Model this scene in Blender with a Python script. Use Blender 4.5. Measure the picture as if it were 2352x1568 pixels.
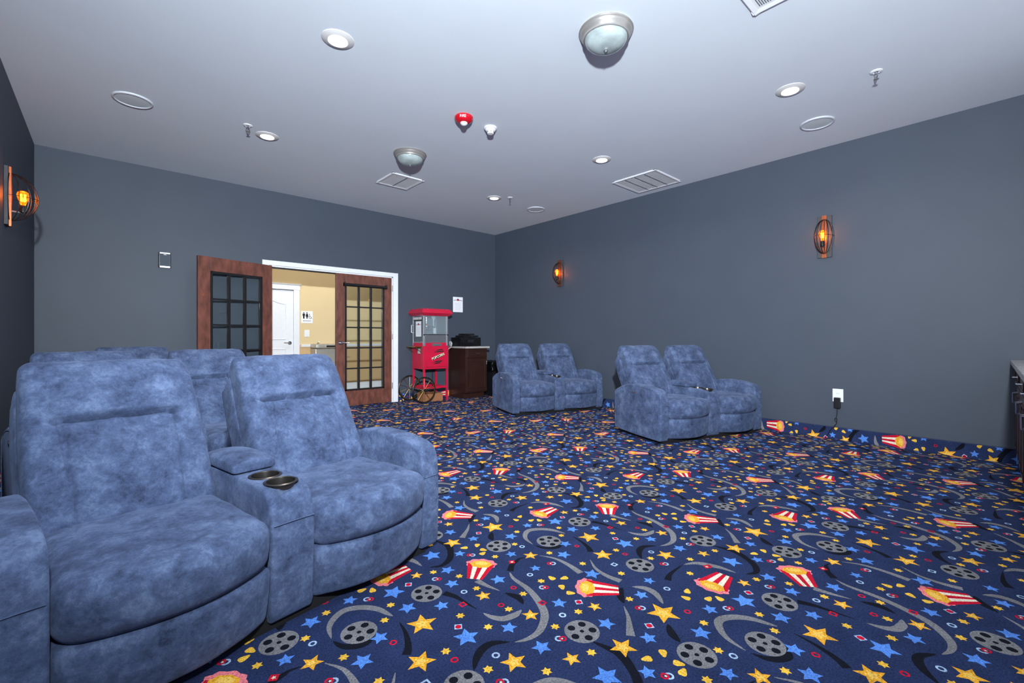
import bpy, bmesh, math, random
import numpy as np
from mathutils import Vector, Matrix, noise, geometry
PI = math.pi
random.seed(4)
for o in list(bpy.data.objects):
    bpy.data.objects.remove(o)
SC = bpy.context.scene
COL = SC.collection

# ------------------------------------------------------------------ room size
XR, YB, XL, YF, ZC = 5.599, 6.754, -0.584, -0.70, 3.049
CAM_Z = 1.0507

# ------------------------------------------------------------------ camera
cam_d = bpy.data.cameras.new('camera')
cam_d.sensor_width = 36.0
cam_d.lens = 1031.96 * 36.0 / 2352.0
cam_d.shift_y = -9.055 / 2352.0
cam_d.clip_start = 0.02
cam = bpy.data.objects.new('camera', cam_d)
COL.objects.link(cam)
cam.location = (0, 0, CAM_Z)
cam.rotation_euler = (PI / 2, 0, -0.729895)
SC.camera = cam

# ------------------------------------------------------------------ world, exposure
w = bpy.data.worlds.new('world')
SC.world = w
w.use_nodes = True
w.node_tree.nodes['Background'].inputs[0].default_value = (0.55, 0.62, 0.75, 1)
w.node_tree.nodes['Background'].inputs[1].default_value = 0.02
SC.view_settings.view_transform = 'Standard'
SC.view_settings.look = 'None'
SC.view_settings.gamma = 1.0
SC.view_settings.use_curve_mapping = False
SC.view_settings.exposure = 0.25
SC.cycles.max_bounces = 8
SC.cycles.diffuse_bounces = 4
SC.cycles.glossy_bounces = 3
SC.cycles.transmission_bounces = 8
SC.cycles.transparent_max_bounces = 12
SC.cycles.sample_clamp_indirect = 4.0
SC.cycles.use_denoising = True
SC.cycles.use_adaptive_sampling = True
SC.cycles.adaptive_threshold = 0.08
SC.cycles.adaptive_min_samples = 16


def light(name, kind, loc, energy, color=(1, 1, 1), rot=(0, 0, 0), **kw):
    d = bpy.data.lights.new(name, kind)
    d.energy = energy
    d.color = color
    for k, v in kw.items():
        setattr(d, k, v)
    o = bpy.data.objects.new(name, d)
    o.location = loc
    o.rotation_euler = rot
    COL.objects.link(o)
    return o


# the photographer's flash on a raised bracket
FLASH = Vector((-0.06, -0.16, 1.90))


def soft_falloff(o):
    """lamp strength that fades with distance instead of its square, as in the evenly exposed photograph"""
    d = o.data
    d.use_nodes = True
    nt = d.node_tree
    em = nt.nodes['Emission']
    lf = nt.nodes.new('ShaderNodeLightFalloff')
    lf.inputs['Strength'].default_value = 1.0
    nt.links.new(lf.outputs['Linear'], em.inputs['Strength'])
    return o


soft_falloff(light('camera_flash', 'SPOT', FLASH, 272, (0.88, 0.95, 1.0), rot=Vector((0.61, 0.70, 0.18)).to_track_quat('-Z', 'Y').to_euler(),
                   shadow_soft_size=0.05, spot_size=math.radians(150), spot_blend=1.0))
light('camera_flash_spill', 'POINT', FLASH, 58, (0.88, 0.95, 1.0), shadow_soft_size=0.08)
# added area fill behind the camera, standing in for bounced flash
light('bounce_fill', 'AREA', (2.5, YF + 0.06, 1.98), 20, (0.88, 0.93, 1.0), rot=(PI / 2, 0, 0),
      shape='RECTANGLE', size=4.4, size_y=1.9)
# hallway ceiling fixture
light('hallway_light', 'AREA', (2.7, 7.9, 2.95), 33, (1.0, 0.93, 0.80), shape='RECTANGLE', size=3.0, size_y=0.8)


# ------------------------------------------------------------------ materials
def srgb(r, g, b):
    f = lambda c: (c / 255 / 12.92) if c / 255 <= .04045 else ((c / 255 + .055) / 1.055) ** 2.4
    return (f(r), f(g), f(b), 1.0)


MATS = {}


def mat(name, col, rough=.5, metal=0., noise_amt=0., noise_scale=20., bump=0., bump_scale=200., spec=.5,
        emit=None, emit_s=0., coat=0., sheen=0., trans=0., alpha=1., ior=1.45, stretch=None):
    if name in MATS:
        return MATS[name]
    m = bpy.data.materials.new(name)
    m.use_nodes = True
    nt = m.node_tree
    b = nt.nodes['Principled BSDF']
    c = srgb(*col)
    b.inputs['Base Color'].default_value = c
    b.inputs['Roughness'].default_value = rough
    b.inputs['Metallic'].default_value = metal
    b.inputs['Specular IOR Level'].default_value = spec
    b.inputs['Coat Weight'].default_value = coat
    b.inputs['Sheen Weight'].default_value = sheen
    b.inputs['Transmission Weight'].default_value = trans
    b.inputs['Alpha'].default_value = alpha
    b.inputs['IOR'].default_value = ior
    if emit:
        b.inputs['Emission Color'].default_value = srgb(*emit)
        b.inputs['Emission Strength'].default_value = emit_s
    tc = nt.nodes.new('ShaderNodeTexCoord')
    src = tc.outputs['Object']
    if stretch:
        mp = nt.nodes.new('ShaderNodeMapping')
        mp.inputs['Scale'].default_value = stretch
        nt.links.new(src, mp.inputs[0])
        src = mp.outputs[0]
    if noise_amt:
        n = nt.nodes.new('ShaderNodeTexNoise')
        n.inputs['Scale'].default_value = noise_scale
        n.inputs['Detail'].default_value = 5
        nt.links.new(src, n.inputs['Vector'])
        r = nt.nodes.new('ShaderNodeValToRGB')
        r.color_ramp.elements[0].position = .3
        r.color_ramp.elements[1].position = .7
        lo, hi = 1 - noise_amt, 1 + noise_amt
        r.color_ramp.elements[0].color = (c[0] * lo, c[1] * lo, c[2] * lo, 1)
        r.color_ramp.elements[1].color = (min(1, c[0] * hi), min(1, c[1] * hi), min(1, c[2] * hi), 1)
        nt.links.new(n.outputs[0], r.inputs[0])
        nt.links.new(r.outputs[0], b.inputs['Base Color'])
    if bump:
        n2 = nt.nodes.new('ShaderNodeTexNoise')
        n2.inputs['Scale'].default_value = bump_scale
        n2.inputs['Detail'].default_value = 3
        nt.links.new(src, n2.inputs['Vector'])
        bp = nt.nodes.new('ShaderNodeBump')
        bp.inputs['Strength'].default_value = bump
        bp.inputs['Distance'].default_value = .004
        nt.links.new(n2.outputs[0], bp.inputs['Height'])
        nt.links.new(bp.outputs[0], b.inputs['Normal'])
    MATS[name] = m
    return m


def glass_mat(name, tint=(235, 240, 240), gloss=.06):
    """thin window glass: mostly clear with a fresnel reflection"""
    m = bpy.data.materials.new(name)
    m.use_nodes = True
    nt = m.node_tree
    nt.nodes.clear()
    out = nt.nodes.new('ShaderNodeOutputMaterial')
    tr = nt.nodes.new('ShaderNodeBsdfTransparent')
    tr.inputs[0].default_value = srgb(*tint)
    gl = nt.nodes.new('ShaderNodeBsdfGlossy')
    gl.inputs['Roughness'].default_value = .02
    fr = nt.nodes.new('ShaderNodeFresnel')
    fr.inputs[0].default_value = 1.35
    mx = nt.nodes.new('ShaderNodeMixShader')
    nt.links.new(fr.outputs[0], mx.inputs[0])
    nt.links.new(tr.outputs[0], mx.inputs[1])
    nt.links.new(gl.outputs[0], mx.inputs[2])
    nt.links.new(mx.outputs[0], out.inputs[0])
    MATS[name] = m
    return m


def fabric_mat():
    """mottled blue microfibre: cloudy light and dark nap, fine fuzz"""
    m = bpy.data.materials.new('blue_microfibre')
    m.use_nodes = True
    nt = m.node_tree
    L = nt.links.new
    b = nt.nodes['Principled BSDF']
    b.inputs['Roughness'].default_value = .92
    b.inputs['Specular IOR Level'].default_value = .15
    b.inputs['Sheen Weight'].default_value = .15
    b.inputs['Sheen Roughness'].default_value = .5
    b.inputs['Sheen Tint'].default_value = srgb(170, 190, 235)
    tc = nt.nodes.new('ShaderNodeTexCoord')

    def nz(scale, detail, rough=.6, dist=0.):
        n = nt.nodes.new('ShaderNodeTexNoise')
        n.inputs['Scale'].default_value = scale
        n.inputs['Detail'].default_value = detail
        n.inputs['Roughness'].default_value = rough
        n.inputs['Distortion'].default_value = dist
        L(tc.outputs['Object'], n.inputs['Vector'])
        return n.outputs[0]

    def mth(op, a, bb):
        n = nt.nodes.new('ShaderNodeMath')
        n.operation = op
        for i, v in enumerate((a, bb)):
            if isinstance(v, (int, float)):
                n.inputs[i].default_value = v
            else:
                L(v, n.inputs[i])
        return n.outputs[0]
    big, mid, sm, fine = nz(6, 2, .5, .3), nz(17, 5, .62, .5), nz(75, 4, .7, .4), nz(420, 2)
    v = mth('ADD', mth('ADD', mth('MULTIPLY', big, .30), mth('MULTIPLY', mid, .36)), mth('ADD', mth('MULTIPLY', sm, .24), mth('MULTIPLY', fine, .10)))
    r = nt.nodes.new('ShaderNodeValToRGB')
    e = r.color_ramp.elements
    e[0].position = .36
    e[0].color = srgb(38, 47, 70)
    e[1].position = .64
    e[1].color = srgb(103, 120, 153)
    k = e.new(.5)
    k.color = srgb(71, 85, 116)
    L(v, r.inputs[0])
    L(r.outputs[0], b.inputs['Base Color'])
    bp = nt.nodes.new('ShaderNodeBump')
    bp.inputs['Strength'].default_value = .25
    bp.inputs['Distance'].default_value = .004
    L(mth('ADD', mth('MULTIPLY', fine, .35), mth('MULTIPLY', sm, .7)), bp.inputs['Height'])
    L(bp.outputs[0], b.inputs['Normal'])
    MATS['fabric'] = m
    return m


def carpet_mat():
    m = bpy.data.materials.new('printed_carpet')
    m.use_nodes = True
    nt = m.node_tree
    L = nt.links.new
    b = nt.nodes['Principled BSDF']
    b.inputs['Roughness'].default_value = .95
    b.inputs['Specular IOR Level'].default_value = .1
    b.inputs['Sheen Weight'].default_value = 0.
    at = nt.nodes.new('ShaderNodeAttribute')
    at.attribute_name = 'pattern'
    tc = nt.nodes.new('ShaderNodeTexCoord')
    n = nt.nodes.new('ShaderNodeTexNoise')
    n.inputs['Scale'].default_value = 150
    n.inputs['Detail'].default_value = 4
    n.inputs['Roughness'].default_value = .85
    L(tc.outputs['Object'], n.inputs['Vector'])
    n2 = nt.nodes.new('ShaderNodeTexNoise')
    n2.inputs['Scale'].default_value = 9
    n2.inputs['Detail'].default_value = 4
    L(tc.outputs['Object'], n2.inputs['Vector'])
    mr = nt.nodes.new('ShaderNodeMapRange')
    mr.inputs['From Min'].default_value = .3
    mr.inputs['From Max'].default_value = .7
    mr.inputs['To Min'].default_value = .30
    mr.inputs['To Max'].default_value = 1.70
    L(n.outputs[0], mr.inputs[0])
    mr2 = nt.nodes.new('ShaderNodeMapRange')
    mr2.inputs['From Min'].default_value = .3
    mr2.inputs['From Max'].default_value = .7
    mr2.inputs['To Min'].default_value = .85
    mr2.inputs['To Max'].default_value = 1.15
    L(n2.outputs[0], mr2.inputs[0])
    ml = nt.nodes.new('ShaderNodeMath')
    ml.operation = 'MULTIPLY'
    L(mr.outputs[0], ml.inputs[0])
    L(mr2.outputs[0], ml.inputs[1])
    vm = nt.nodes.new('ShaderNodeVectorMath')
    vm.operation = 'SCALE'
    L(at.outputs['Color'], vm.inputs[0])
    L(ml.outputs[0], vm.inputs['Scale'])
    L(vm.outputs[0], b.inputs['Base Color'])
    bp = nt.nodes.new('ShaderNodeBump')
    bp.inputs['Strength'].default_value = .8
    bp.inputs['Distance'].default_value = .006
    L(n.outputs[0], bp.inputs['Height'])
    L(bp.outputs[0], b.inputs['Normal'])
    MATS['carpet'] = m
    return m


M_WALL = mat('slate_wall_paint', (65, 73, 86), .55, noise_amt=.03, noise_scale=3, bump=.06, bump_scale=90, spec=.35)
M_CEIL = mat('white_ceiling_paint', (216, 223, 233), .8, noise_amt=.015, noise_scale=2, bump=.05, bump_scale=140, spec=.2)
M_TRIM = mat('white_trim_paint', (226, 229, 236), .4, noise_amt=.02)
M_CHERRY = mat('cherry_stained_wood', (104, 62, 52), .42, noise_amt=.42, noise_scale=9, bump=.05, bump_scale=60,
               stretch=(2.2, 2.2, .8), coat=.12)
M_ESP = mat('espresso_wood', (50, 30, 26), .3, noise_amt=.3, noise_scale=10, stretch=(8, 8, .8), coat=.2)
M_BLACK = mat('black_metal', (22, 22, 25), .4, noise_amt=.1)
M_BLKPL = mat('black_plastic', (20, 21, 24), .35, noise_amt=.1, noise_scale=60)
M_CHROME = mat('chrome', (205, 205, 210), .18, 1., noise_amt=.03)
M_NICKEL = mat('brushed_nickel', (172, 168, 165), .34, .6, noise_amt=.06, noise_scale=40, stretch=(1, 1, 14))
M_STEEL = mat('stainless_steel', (188, 184, 176), .4, .6, noise_amt=.05, noise_scale=30)
M_WHITE = mat('white_plastic', (228, 230, 234), .45, noise_amt=.02)
M_PAPER = mat('white_paper', (232, 234, 242), .8, noise_amt=.015)
M_RED = mat('red_enamel', (196, 28, 62), .25, noise_amt=.06, noise_scale=6, coat=.4)
M_REDPL = mat('fire_red_plastic', (196, 16, 34), .25, noise_amt=.05, coat=.3)
M_ALU = mat('aluminium', (205, 210, 214), .3, .85, noise_amt=.04)
M_BRASS = mat('brass', (196, 164, 92), .28, 1., noise_amt=.1, noise_scale=30)
M_COPPER = mat('copper_strip', (176, 98, 66), .35, .9, noise_amt=.15, noise_scale=30)
M_GREYW = mat('grey_weathered_wood', (60, 60, 65), .6, noise_amt=.25, noise_scale=14, stretch=(8, 8, 1))
M_CARD = mat('corrugated_cardboard', (150, 100, 68), .85, noise_amt=.12, noise_scale=8)
M_GRAN = mat('speckled_granite', (176, 172, 170), .25, noise_amt=.45, noise_scale=130, coat=.3)
M_CREAM = mat('cream_hall_paint', (214, 192, 150), .7, noise_amt=.02, noise_scale=3)
M_TAN = mat('tan_hall_paint', (196, 164, 120), .7, noise_amt=.02, noise_scale=3)
M_PLANK = mat('pale_wood_floor', (176, 150, 124), .45, noise_amt=.18, noise_scale=5, stretch=(1, 9, 1))
M_GREYGL = mat('grey_speaker_cloth', (200, 209, 215), .9, noise_amt=.04, noise_scale=400)
M_ALAB = mat('alabaster_glass', (158, 170, 171), .18, noise_amt=.3, noise_scale=9, coat=.5, bump=0., stretch=(1, 1, 2))
M_DARKGAP = mat('dark_void', (14, 14, 17), .9, noise_amt=.05)
M_SMOKE = mat('smoked_grey_panel', (92, 95, 102), .3, noise_amt=.06)
M_BAG = mat('black_bag_film', (12, 12, 14), .18, noise_amt=.1, bump=.5, bump_scale=30)
M_LENS = mat('lit_diffuser', (255, 250, 240), .5, emit=(255, 246, 232), emit_s=9., noise_amt=.005)
M_FIL = mat('glowing_filament', (255, 190, 90), .5, emit=(255, 190, 70), emit_s=30., noise_amt=.01)
M_INK = mat('black_ink', (24, 22, 24), .7, noise_amt=.1)
M_INKRED = mat('red_ink', (176, 50, 52), .7, noise_amt=.1)
M_INKGREY = mat('grey_ink', (150, 152, 160), .7, noise_amt=.1)
M_GREYPL = mat('grey_plastic', (112, 118, 128), .4, noise_amt=.05)
M_YEL = mat('popcorn_kernels', (226, 196, 112), .7, noise_amt=.2, noise_scale=60)
M_GREEN = mat('green_print', (70, 88, 62), .6, noise_amt=.3, noise_scale=40)
M_FAB = fabric_mat()
M_CARPET = carpet_mat()
M_GLASS = glass_mat('clear_pane_glass', (244, 247, 247))


def amber_glass():
    """lit amber bulb glass: see-through with its own orange glow"""
    m = glass_mat('amber_bulb_glass', (255, 170, 80))
    nt = m.node_tree
    out = next(n for n in nt.nodes if n.type == 'OUTPUT_MATERIAL')
    mix = out.inputs[0].links[0].from_node
    em = nt.nodes.new('ShaderNodeEmission')
    em.inputs[0].default_value = srgb(255, 128, 20)
    em.inputs[1].default_value = .55
    ad = nt.nodes.new('ShaderNodeAddShader')
    nt.links.new(mix.outputs[0], ad.inputs[0])
    nt.links.new(em.outputs[0], ad.inputs[1])
    nt.links.new(ad.outputs[0], out.inputs[0])
    return m


M_AMBER = amber_glass()


def acrylic():
    """acrylic sheet with pale haze added to lighten the view through it"""
    m = glass_mat('lightened_acrylic', (240, 245, 246))
    nt = m.node_tree
    out = next(n for n in nt.nodes if n.type == 'OUTPUT_MATERIAL')
    mix = out.inputs[0].links[0].from_node
    df_ = nt.nodes.new('ShaderNodeBsdfDiffuse')
    df_.inputs[0].default_value = srgb(196, 210, 220)
    m2 = nt.nodes.new('ShaderNodeMixShader')
    m2.inputs[0].default_value = .16  # pale diffuse share put in to brighten the dark cart interior
    nt.links.new(mix.outputs[0], m2.inputs[1])
    nt.links.new(df_.outputs[0], m2.inputs[2])
    nt.links.new(m2.outputs[0], out.inputs[0])
    return m


M_ACRYL = acrylic()


# ------------------------------------------------------------------ mesh helpers
class MB:
    def __init__(s):
        s.v, s.f = [], []

    def add(s, vs, fs):
        n = len(s.v)
        s.v += [tuple(p) for p in vs]
        s.f += [tuple(i + n for i in f) for f in fs]
        return s

    def box(s, x0, x1, y0, y1, z0, z1):
        vs = [(x, y, z) for z in (z0, z1) for y in (y0, y1) for x in (x0, x1)]
        return s.add(vs, [(0, 2, 3, 1), (4, 5, 7, 6), (0, 1, 5, 4), (2, 6, 7, 3), (0, 4, 6, 2), (1, 3, 7, 5)])

    def rbox(s, x0, x1, y0, y1, z0, z1, r, n=None, fn=None):
        lo, hi = Vector((x0, y0, z0)), Vector((x1, y1, z1))

        def coords(a, b, k):
            if k is None:
                return [a, a + r * .3, a + r, b - r, b - r * .3, b]
            return [a + (b - a) * i / k for i in range(k + 1)]
        n = n or (None, None, None)
        cx = [coords(lo[i], hi[i], n[i]) for i in range(3)]
        idx, vs, fs = {}, [], []

        def vid(p):
            key = (round(p[0], 6), round(p[1], 6), round(p[2], 6))
            if key in idx:
                return idx[key]
            q = Vector([min(max(p[i], lo[i] + r), hi[i] - r) for i in range(3)])
            d = Vector(p) - q
            if d.length > 1e-9:
                q = q + d.normalized() * r
            if fn:
                q = fn(q, Vector(p))
            idx[key] = len(vs)
            vs.append(tuple(q))
            return idx[key]
        for ax in range(3):
            a, b = (ax + 1) % 3, (ax + 2) % 3
            for side, val in ((0, lo[ax]), (1, hi[ax])):
                for i in range(len(cx[a]) - 1):
                    for j in range(len(cx[b]) - 1):
                        q = []
                        for (u, v) in ((i, j), (i + 1, j), (i + 1, j + 1), (i, j + 1)):
                            p = [0, 0, 0]
                            p[ax], p[a], p[b] = val, cx[a][u], cx[b][v]
                            q.append(vid(p))
                        fs.append(q if side else q[::-1])
        return s.add(vs, fs)

    def lathe(s, prof, n=24, c=(0, 0, 0), M=None):
        vs, fs = [], []
        for r, z in prof:
            for k in range(n):
                a = 2 * PI * k / n
                p = Vector((r * math.cos(a), r * math.sin(a), z))
                if M:
                    p = M @ p
                vs.append((p[0] + c[0], p[1] + c[1], p[2] + c[2]))
        for i in range(len(prof) - 1):
            for k in range(n):
                a, b = i * n + k, i * n + (k + 1) % n
                fs.append((a, b, b + n, a + n))
        fs.append(tuple(range(n))[::-1])
        fs.append(tuple((len(prof) - 1) * n + k for k in range(n)))
        return s.add(vs, fs)

    def cyl(s, p0, p1, r0, r1=None, n=12):
        p0, p1 = Vector(p0), Vector(p1)
        r1 = r0 if r1 is None else r1
        d = (p1 - p0)
        M = d.to_track_quat('Z', 'Y').to_matrix()
        return s.lathe([(r0, 0), (r1, d.length)], n, p0, M)

    def tube(s, pts, r, n=6, closed=False):
        pts = [Vector(p) for p in pts]
        N = len(pts)
        vs, fs = [], []
        up = None
        for i, p in enumerate(pts):
            a = pts[(i - 1) % N] if (closed or i > 0) else pts[i]
            b = pts[(i + 1) % N] if (closed or i < N - 1) else pts[i]
            t = (b - a).normalized()
            if up is None:
                up = t.orthogonal().normalized()
            up = (up - t * up.dot(t)).normalized()
            sd = t.cross(up)
            rr = r[i] if isinstance(r, (list, tuple)) else r
            for k in range(n):
                an = 2 * PI * k / n
                vs.append(p + (up * math.cos(an) + sd * math.sin(an)) * rr)
        for i in range(N if closed else N - 1):
            j = (i + 1) % N
            for k in range(n):
                fs.append((i * n + k, i * n + (k + 1) % n, j * n + (k + 1) % n, j * n + k))
        if not closed:
            fs.append(tuple(range(n))[::-1])
            fs.append(tuple((N - 1) * n + k for k in range(n)))
        return s.add(vs, fs)

    def prism(s, poly, d0, d1, axis='x'):
        """poly in the plane normal to axis (x: (y,z), y: (x,z), z: (x,y)); extruded d0..d1"""
        def P(a, b, d):
            return {'x': (d, a, b), 'y': (a, d, b), 'z': (a, b, d)}[axis]
        n = len(poly)
        vs = [P(a, b, d0) for a, b in poly] + [P(a, b, d1) for a, b in poly]
        fs = [tuple(range(n))[::-1], tuple(range(n, 2 * n))]
        fs += [(i, (i + 1) % n, (i + 1) % n + n, i + n) for i in range(n)]
        return s.add(vs, fs)

    def sphere(s, c, r, n=12, m=8):
        if not isinstance(r, tuple):
            r = (r, r, r)
        prof = [(math.sin(PI * i / m), -math.cos(PI * i / m)) for i in range(m + 1)]
        prof[0] = (1e-4, -1)
        prof[-1] = (1e-4, 1)
        k = len(s.v)
        s.lathe(prof, n)
        s.v[k:] = [(x * r[0] + c[0], y * r[1] + c[1], z * r[2] + c[2]) for x, y, z in s.v[k:]]
        return s

    def build(s, name, m, parent=None, smooth=False, angle=40, bevel=0, loc=None, rz=0):
        me = bpy.data.meshes.new(name)
        me.from_pydata(s.v, [], s.f)
        bm = bmesh.new()
        bm.from_mesh(me)
        bmesh.ops.remove_doubles(bm, verts=bm.verts, dist=1e-6)
        if bevel:
            es = [e for e in bm.edges if len(e.link_faces) == 2 and e.calc_face_angle(0) > .6]
            bmesh.ops.bevel(bm, geom=es, offset=bevel, segments=3, profile=.5, affect='EDGES', clamp_overlap=True)
        bmesh.ops.recalc_face_normals(bm, faces=bm.faces)
        bm.to_mesh(me)
        bm.free()
        if smooth:
            me.shade_smooth()
            me.set_sharp_from_angle(angle=math.radians(angle))
        me.materials.append(m)
        o = bpy.data.objects.new(name, me)
        COL.objects.link(o)
        if parent:
            o.parent = parent
        if loc:
            o.location = loc
        o.rotation_euler.z = rz
        return o


def B(*a):
    return MB().box(*a)


def RB(*a, **k):
    return MB().rbox(*a, **k)


def thing(name, label, cat, loc=(0, 0, 0), rz=0, group=None):
    o = bpy.data.objects.new(name, None)
    o.empty_display_size = .1
    COL.objects.link(o)
    o.location = loc
    o.rotation_euler.z = rz
    return tag(o, label, cat, group)


def tag(o, label, cat, group=None):
    o['label'] = label
    o['category'] = cat
    if group:
        o['group'] = group
    return o


def struct(o, label=None):
    o['kind'] = 'structure'
    if label:
        o['label'] = label
    return o


def copy_tree(o, parent=None):
    c = o.copy()
    COL.objects.link(c)
    c.parent = parent
    for ch in list(o.children):
        copy_tree(ch, c)
    return c


def dup(o, loc, rz, label):
    c = copy_tree(o)
    c.location = loc
    c.rotation_euler.z = rz
    c['label'] = label
    return c


def text(name, body, size, m, parent, loc, rot, depth=.0008, sx=1., bold=0.):
    cu = bpy.data.curves.new(name, 'FONT')
    cu.body = body
    cu.size = size
    cu.extrude = depth
    cu.offset = bold
    cu.align_x = 'CENTER'
    cu.align_y = 'CENTER'
    cu.resolution_u = 3
    t = bpy.data.objects.new(name + '_src', cu)
    COL.objects.link(t)
    dg = bpy.context.evaluated_depsgraph_get()
    me = bpy.data.meshes.new_from_object(t.evaluated_get(dg))
    bpy.data.objects.remove(t)
    me.name = name
    me.materials.clear()
    me.materials.append(m)
    o = bpy.data.objects.new(name, me)
    COL.objects.link(o)
    o.parent = parent
    o.location = loc
    o.rotation_euler = rot
    o.scale = (sx, 1, 1)
    return o


# ------------------------------------------------------------------ carpet pattern (one woven repeat, tiled)
V1, V2 = np.array([1.026, .043]), np.array([.011, 1.032])
NAVY, GOLD, GOLD2, BLUE, RED = srgb(41, 53, 90), srgb(238, 172, 52), srgb(248, 200, 96), srgb(88, 140, 226), srgb(200, 22, 50)
CRM, PINK, LBL, GREY, BLK = srgb(240, 226, 204), srgb(240, 130, 140), srgb(166, 192, 224), srgb(126, 126, 130), srgb(20, 23, 34)
YEL = srgb(240, 190, 70)
polys = []


def W(u, v):
    return u * V1 + v * V2


def poly(col, pts):
    P = np.array(pts)
    x, y = P[:, 0], P[:, 1]
    if np.sum(x * np.roll(y, -1) - np.roll(x, -1) * y) < 0:      # keep every outline counter-clockwise
        P = P[::-1]
    polys.append((col, P))


def starp(c, r, n, a, k=.45):
    return [c + r * (1 if i % 2 == 0 else k) * np.array([math.cos(a + PI * i / n), math.sin(a + PI * i / n)]) for i in range(2 * n)]


def disc(c, r, n=12, ry=None, a=0, scal=0., lob=7):
    out = []
    for i in range(n):
        t = 2 * PI * i / n
        rr = 1 + scal * math.cos(lob * t)
        p = np.array([r * math.cos(t), (ry or r) * math.sin(t)]) * rr
        out.append(c + np.array([p[0] * math.cos(a) - p[1] * math.sin(a), p[0] * math.sin(a) + p[1] * math.cos(a)]))
    return out


RIB = [
    ('grey', 'mid', [(.545, 1.518), (.56, 1.581), (.596, 1.623), (.643, 1.64), (.699, 1.61), (.736, 1.561), (.75, 1.515), (.759, 1.483)]),
    ('blk', 'mid', [(.545, 1.501), (.557, 1.459), (.583, 1.431), (.618, 1.415), (.644, 1.424), (.667, 1.444)]),
    ('blk', 'in', [(.76, 1.433), (.754, 1.388), (.74, 1.339), (.72, 1.297), (.699, 1.272)]),
    ('grey', 'in', [(1.637, 1.228), (1.594, 1.165), (1.581, 1.097), (1.59, 1.031)]),
    ('grey', 'in', [(1.489, 1.418), (1.523, 1.35), (1.527, 1.269), (1.514, 1.188)]),
    ('blk', 'out', [(1.293, 1.412), (1.333, 1.443), (1.377, 1.456), (1.397, 1.461), (1.431, 1.453)]),
    ('blk', 'out', [(.983, 1.475), (1.002, 1.424), (1.008, 1.377), (1.017, 1.3)]),
    ('grey', 'mid', [(1.021, 1.266), (1.031, 1.225), (1.056, 1.19), (1.099, 1.177), (1.117, 1.178), (1.141, 1.181)]),
    ('grey', 'out', [(1.137, 1.454), (1.145, 1.395), (1.161, 1.332)]),
    ('blk', 'mid', [(1.167, 1.305), (1.181, 1.267), (1.184, 1.239), (1.17, 1.201)]),
    ('blk', 'mid', [(1.202, .894), (1.214, .842), (1.221, .79), (1.203, .748), (1.177, .712), (1.146, .689)]),
    ('blk', 'mid', [(1.218, 1.853), (1.211, 1.781), (1.185, 1.72), (1.144, 1.678), (1.092, 1.66), (1.043, 1.684)]),
    ('grey', 'mid', [(1.921, .908), (1.968, .882), (1.994, .847), (2.012, .801), (2.02, .774), (2.024, .719)]),
    ('grey', 'mid', [(1.284, 1.405), (1.264, 1.357), (1.257, 1.265), (1.231, 1.18), (1.196, 1.113), (1.152, 1.075), (1.099, 1.051), (1.046, 1.053), (1.004, 1.071)]),
    ('blk', 'mid', [(.991, 1.084), (.943, 1.12), (.901, 1.122), (.861, 1.103), (.823, 1.068)]),
    ('blk', 'mid', [(1.554, 1.0), (1.504, .978), (1.466, .936)]),
    ('grey', 'in', [(1.451, .926), (1.408, .881), (1.363, .847), (1.324, .818)]),
    ('grey', 'mid', [(1.59, .976), (1.621, .93), (1.616, .882), (1.577, .829)]),
    ('blk', 'mid', [(1.479, .76), (1.44, .723), (1.422, .685)]),
    ('blk', 'out', [(1.745, .897), (1.801, .913), (1.912, .912)]),
]


def catmull(P, k=4):
    P = [2 * P[0] - P[1]] + list(P) + [2 * P[-1] - P[-2]]
    out = []
    for i in range(1, len(P) - 2):
        for j in range(k):
            t = j / k
            a, b, c, d = P[i - 1], P[i], P[i + 1], P[i + 2]
            out.append(.5 * (2 * b + (c - a) * t + (2 * a - 5 * b + 4 * c - d) * t * t + (3 * b - a - 3 * c + d) * t ** 3))
    out.append(P[-2])
    return out


for c, t, pts in RIB:
    P = catmull([W(*q) for q in pts], 4)
    n = len(P)
    left, right = [], []
    for i, p in enumerate(P):
        s = i / (n - 1)
        wd = {'mid': math.sin(PI * s) ** .7 if 0 < s < 1 else 0, 'in': s ** .8, 'out': (1 - s) ** .8}[t] * .0145 + .0012
        d = P[min(i + 1, n - 1)] - P[max(i - 1, 0)]
        d = d / np.linalg.norm(d)
        nn = np.array([-d[1], d[0]])
        left.append(p + nn * wd)
        right.append(p - nn * wd)
    for i in range(n - 1):
        poly(GREY if c == 'grey' else BLK, [left[i], left[i + 1], right[i + 1], right[i]])
for (u, v) in [(.93, .523), (.63, .485), (.406, .621), (.217, .949), (.766, .043)]:
    c = W(u, v)
    poly(GREY, disc(c, .063, 24))
    a0 = u * 9
    for k in range(5):
        a = a0 + 2 * PI * k / 5
        poly(BLK, disc(c + .0395 * np.array([math.cos(a), math.sin(a)]), .0145, 10))
    poly(BLK, disc(c, .008, 8))
for u, v, r, a in [(.818, .371, .058, 66), (.72, .214, .05, 41), (.458, .447, .038, 43), (.94, .008, .046, 69), (.09, .351, .034, 64),
                   (.966, .666, .029, 56), (.256, .806, .049, 10), (.088, .89, .032, 70), (.525, .802, .064, 68), (.365, .002, .029, 71), (.145, .136, .035, 51)]:
    poly(GOLD, starp(W(u, v), r, 5, math.radians(a)))
    poly(GOLD2, starp(W(u, v), r * .5, 5, math.radians(a)))
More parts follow.
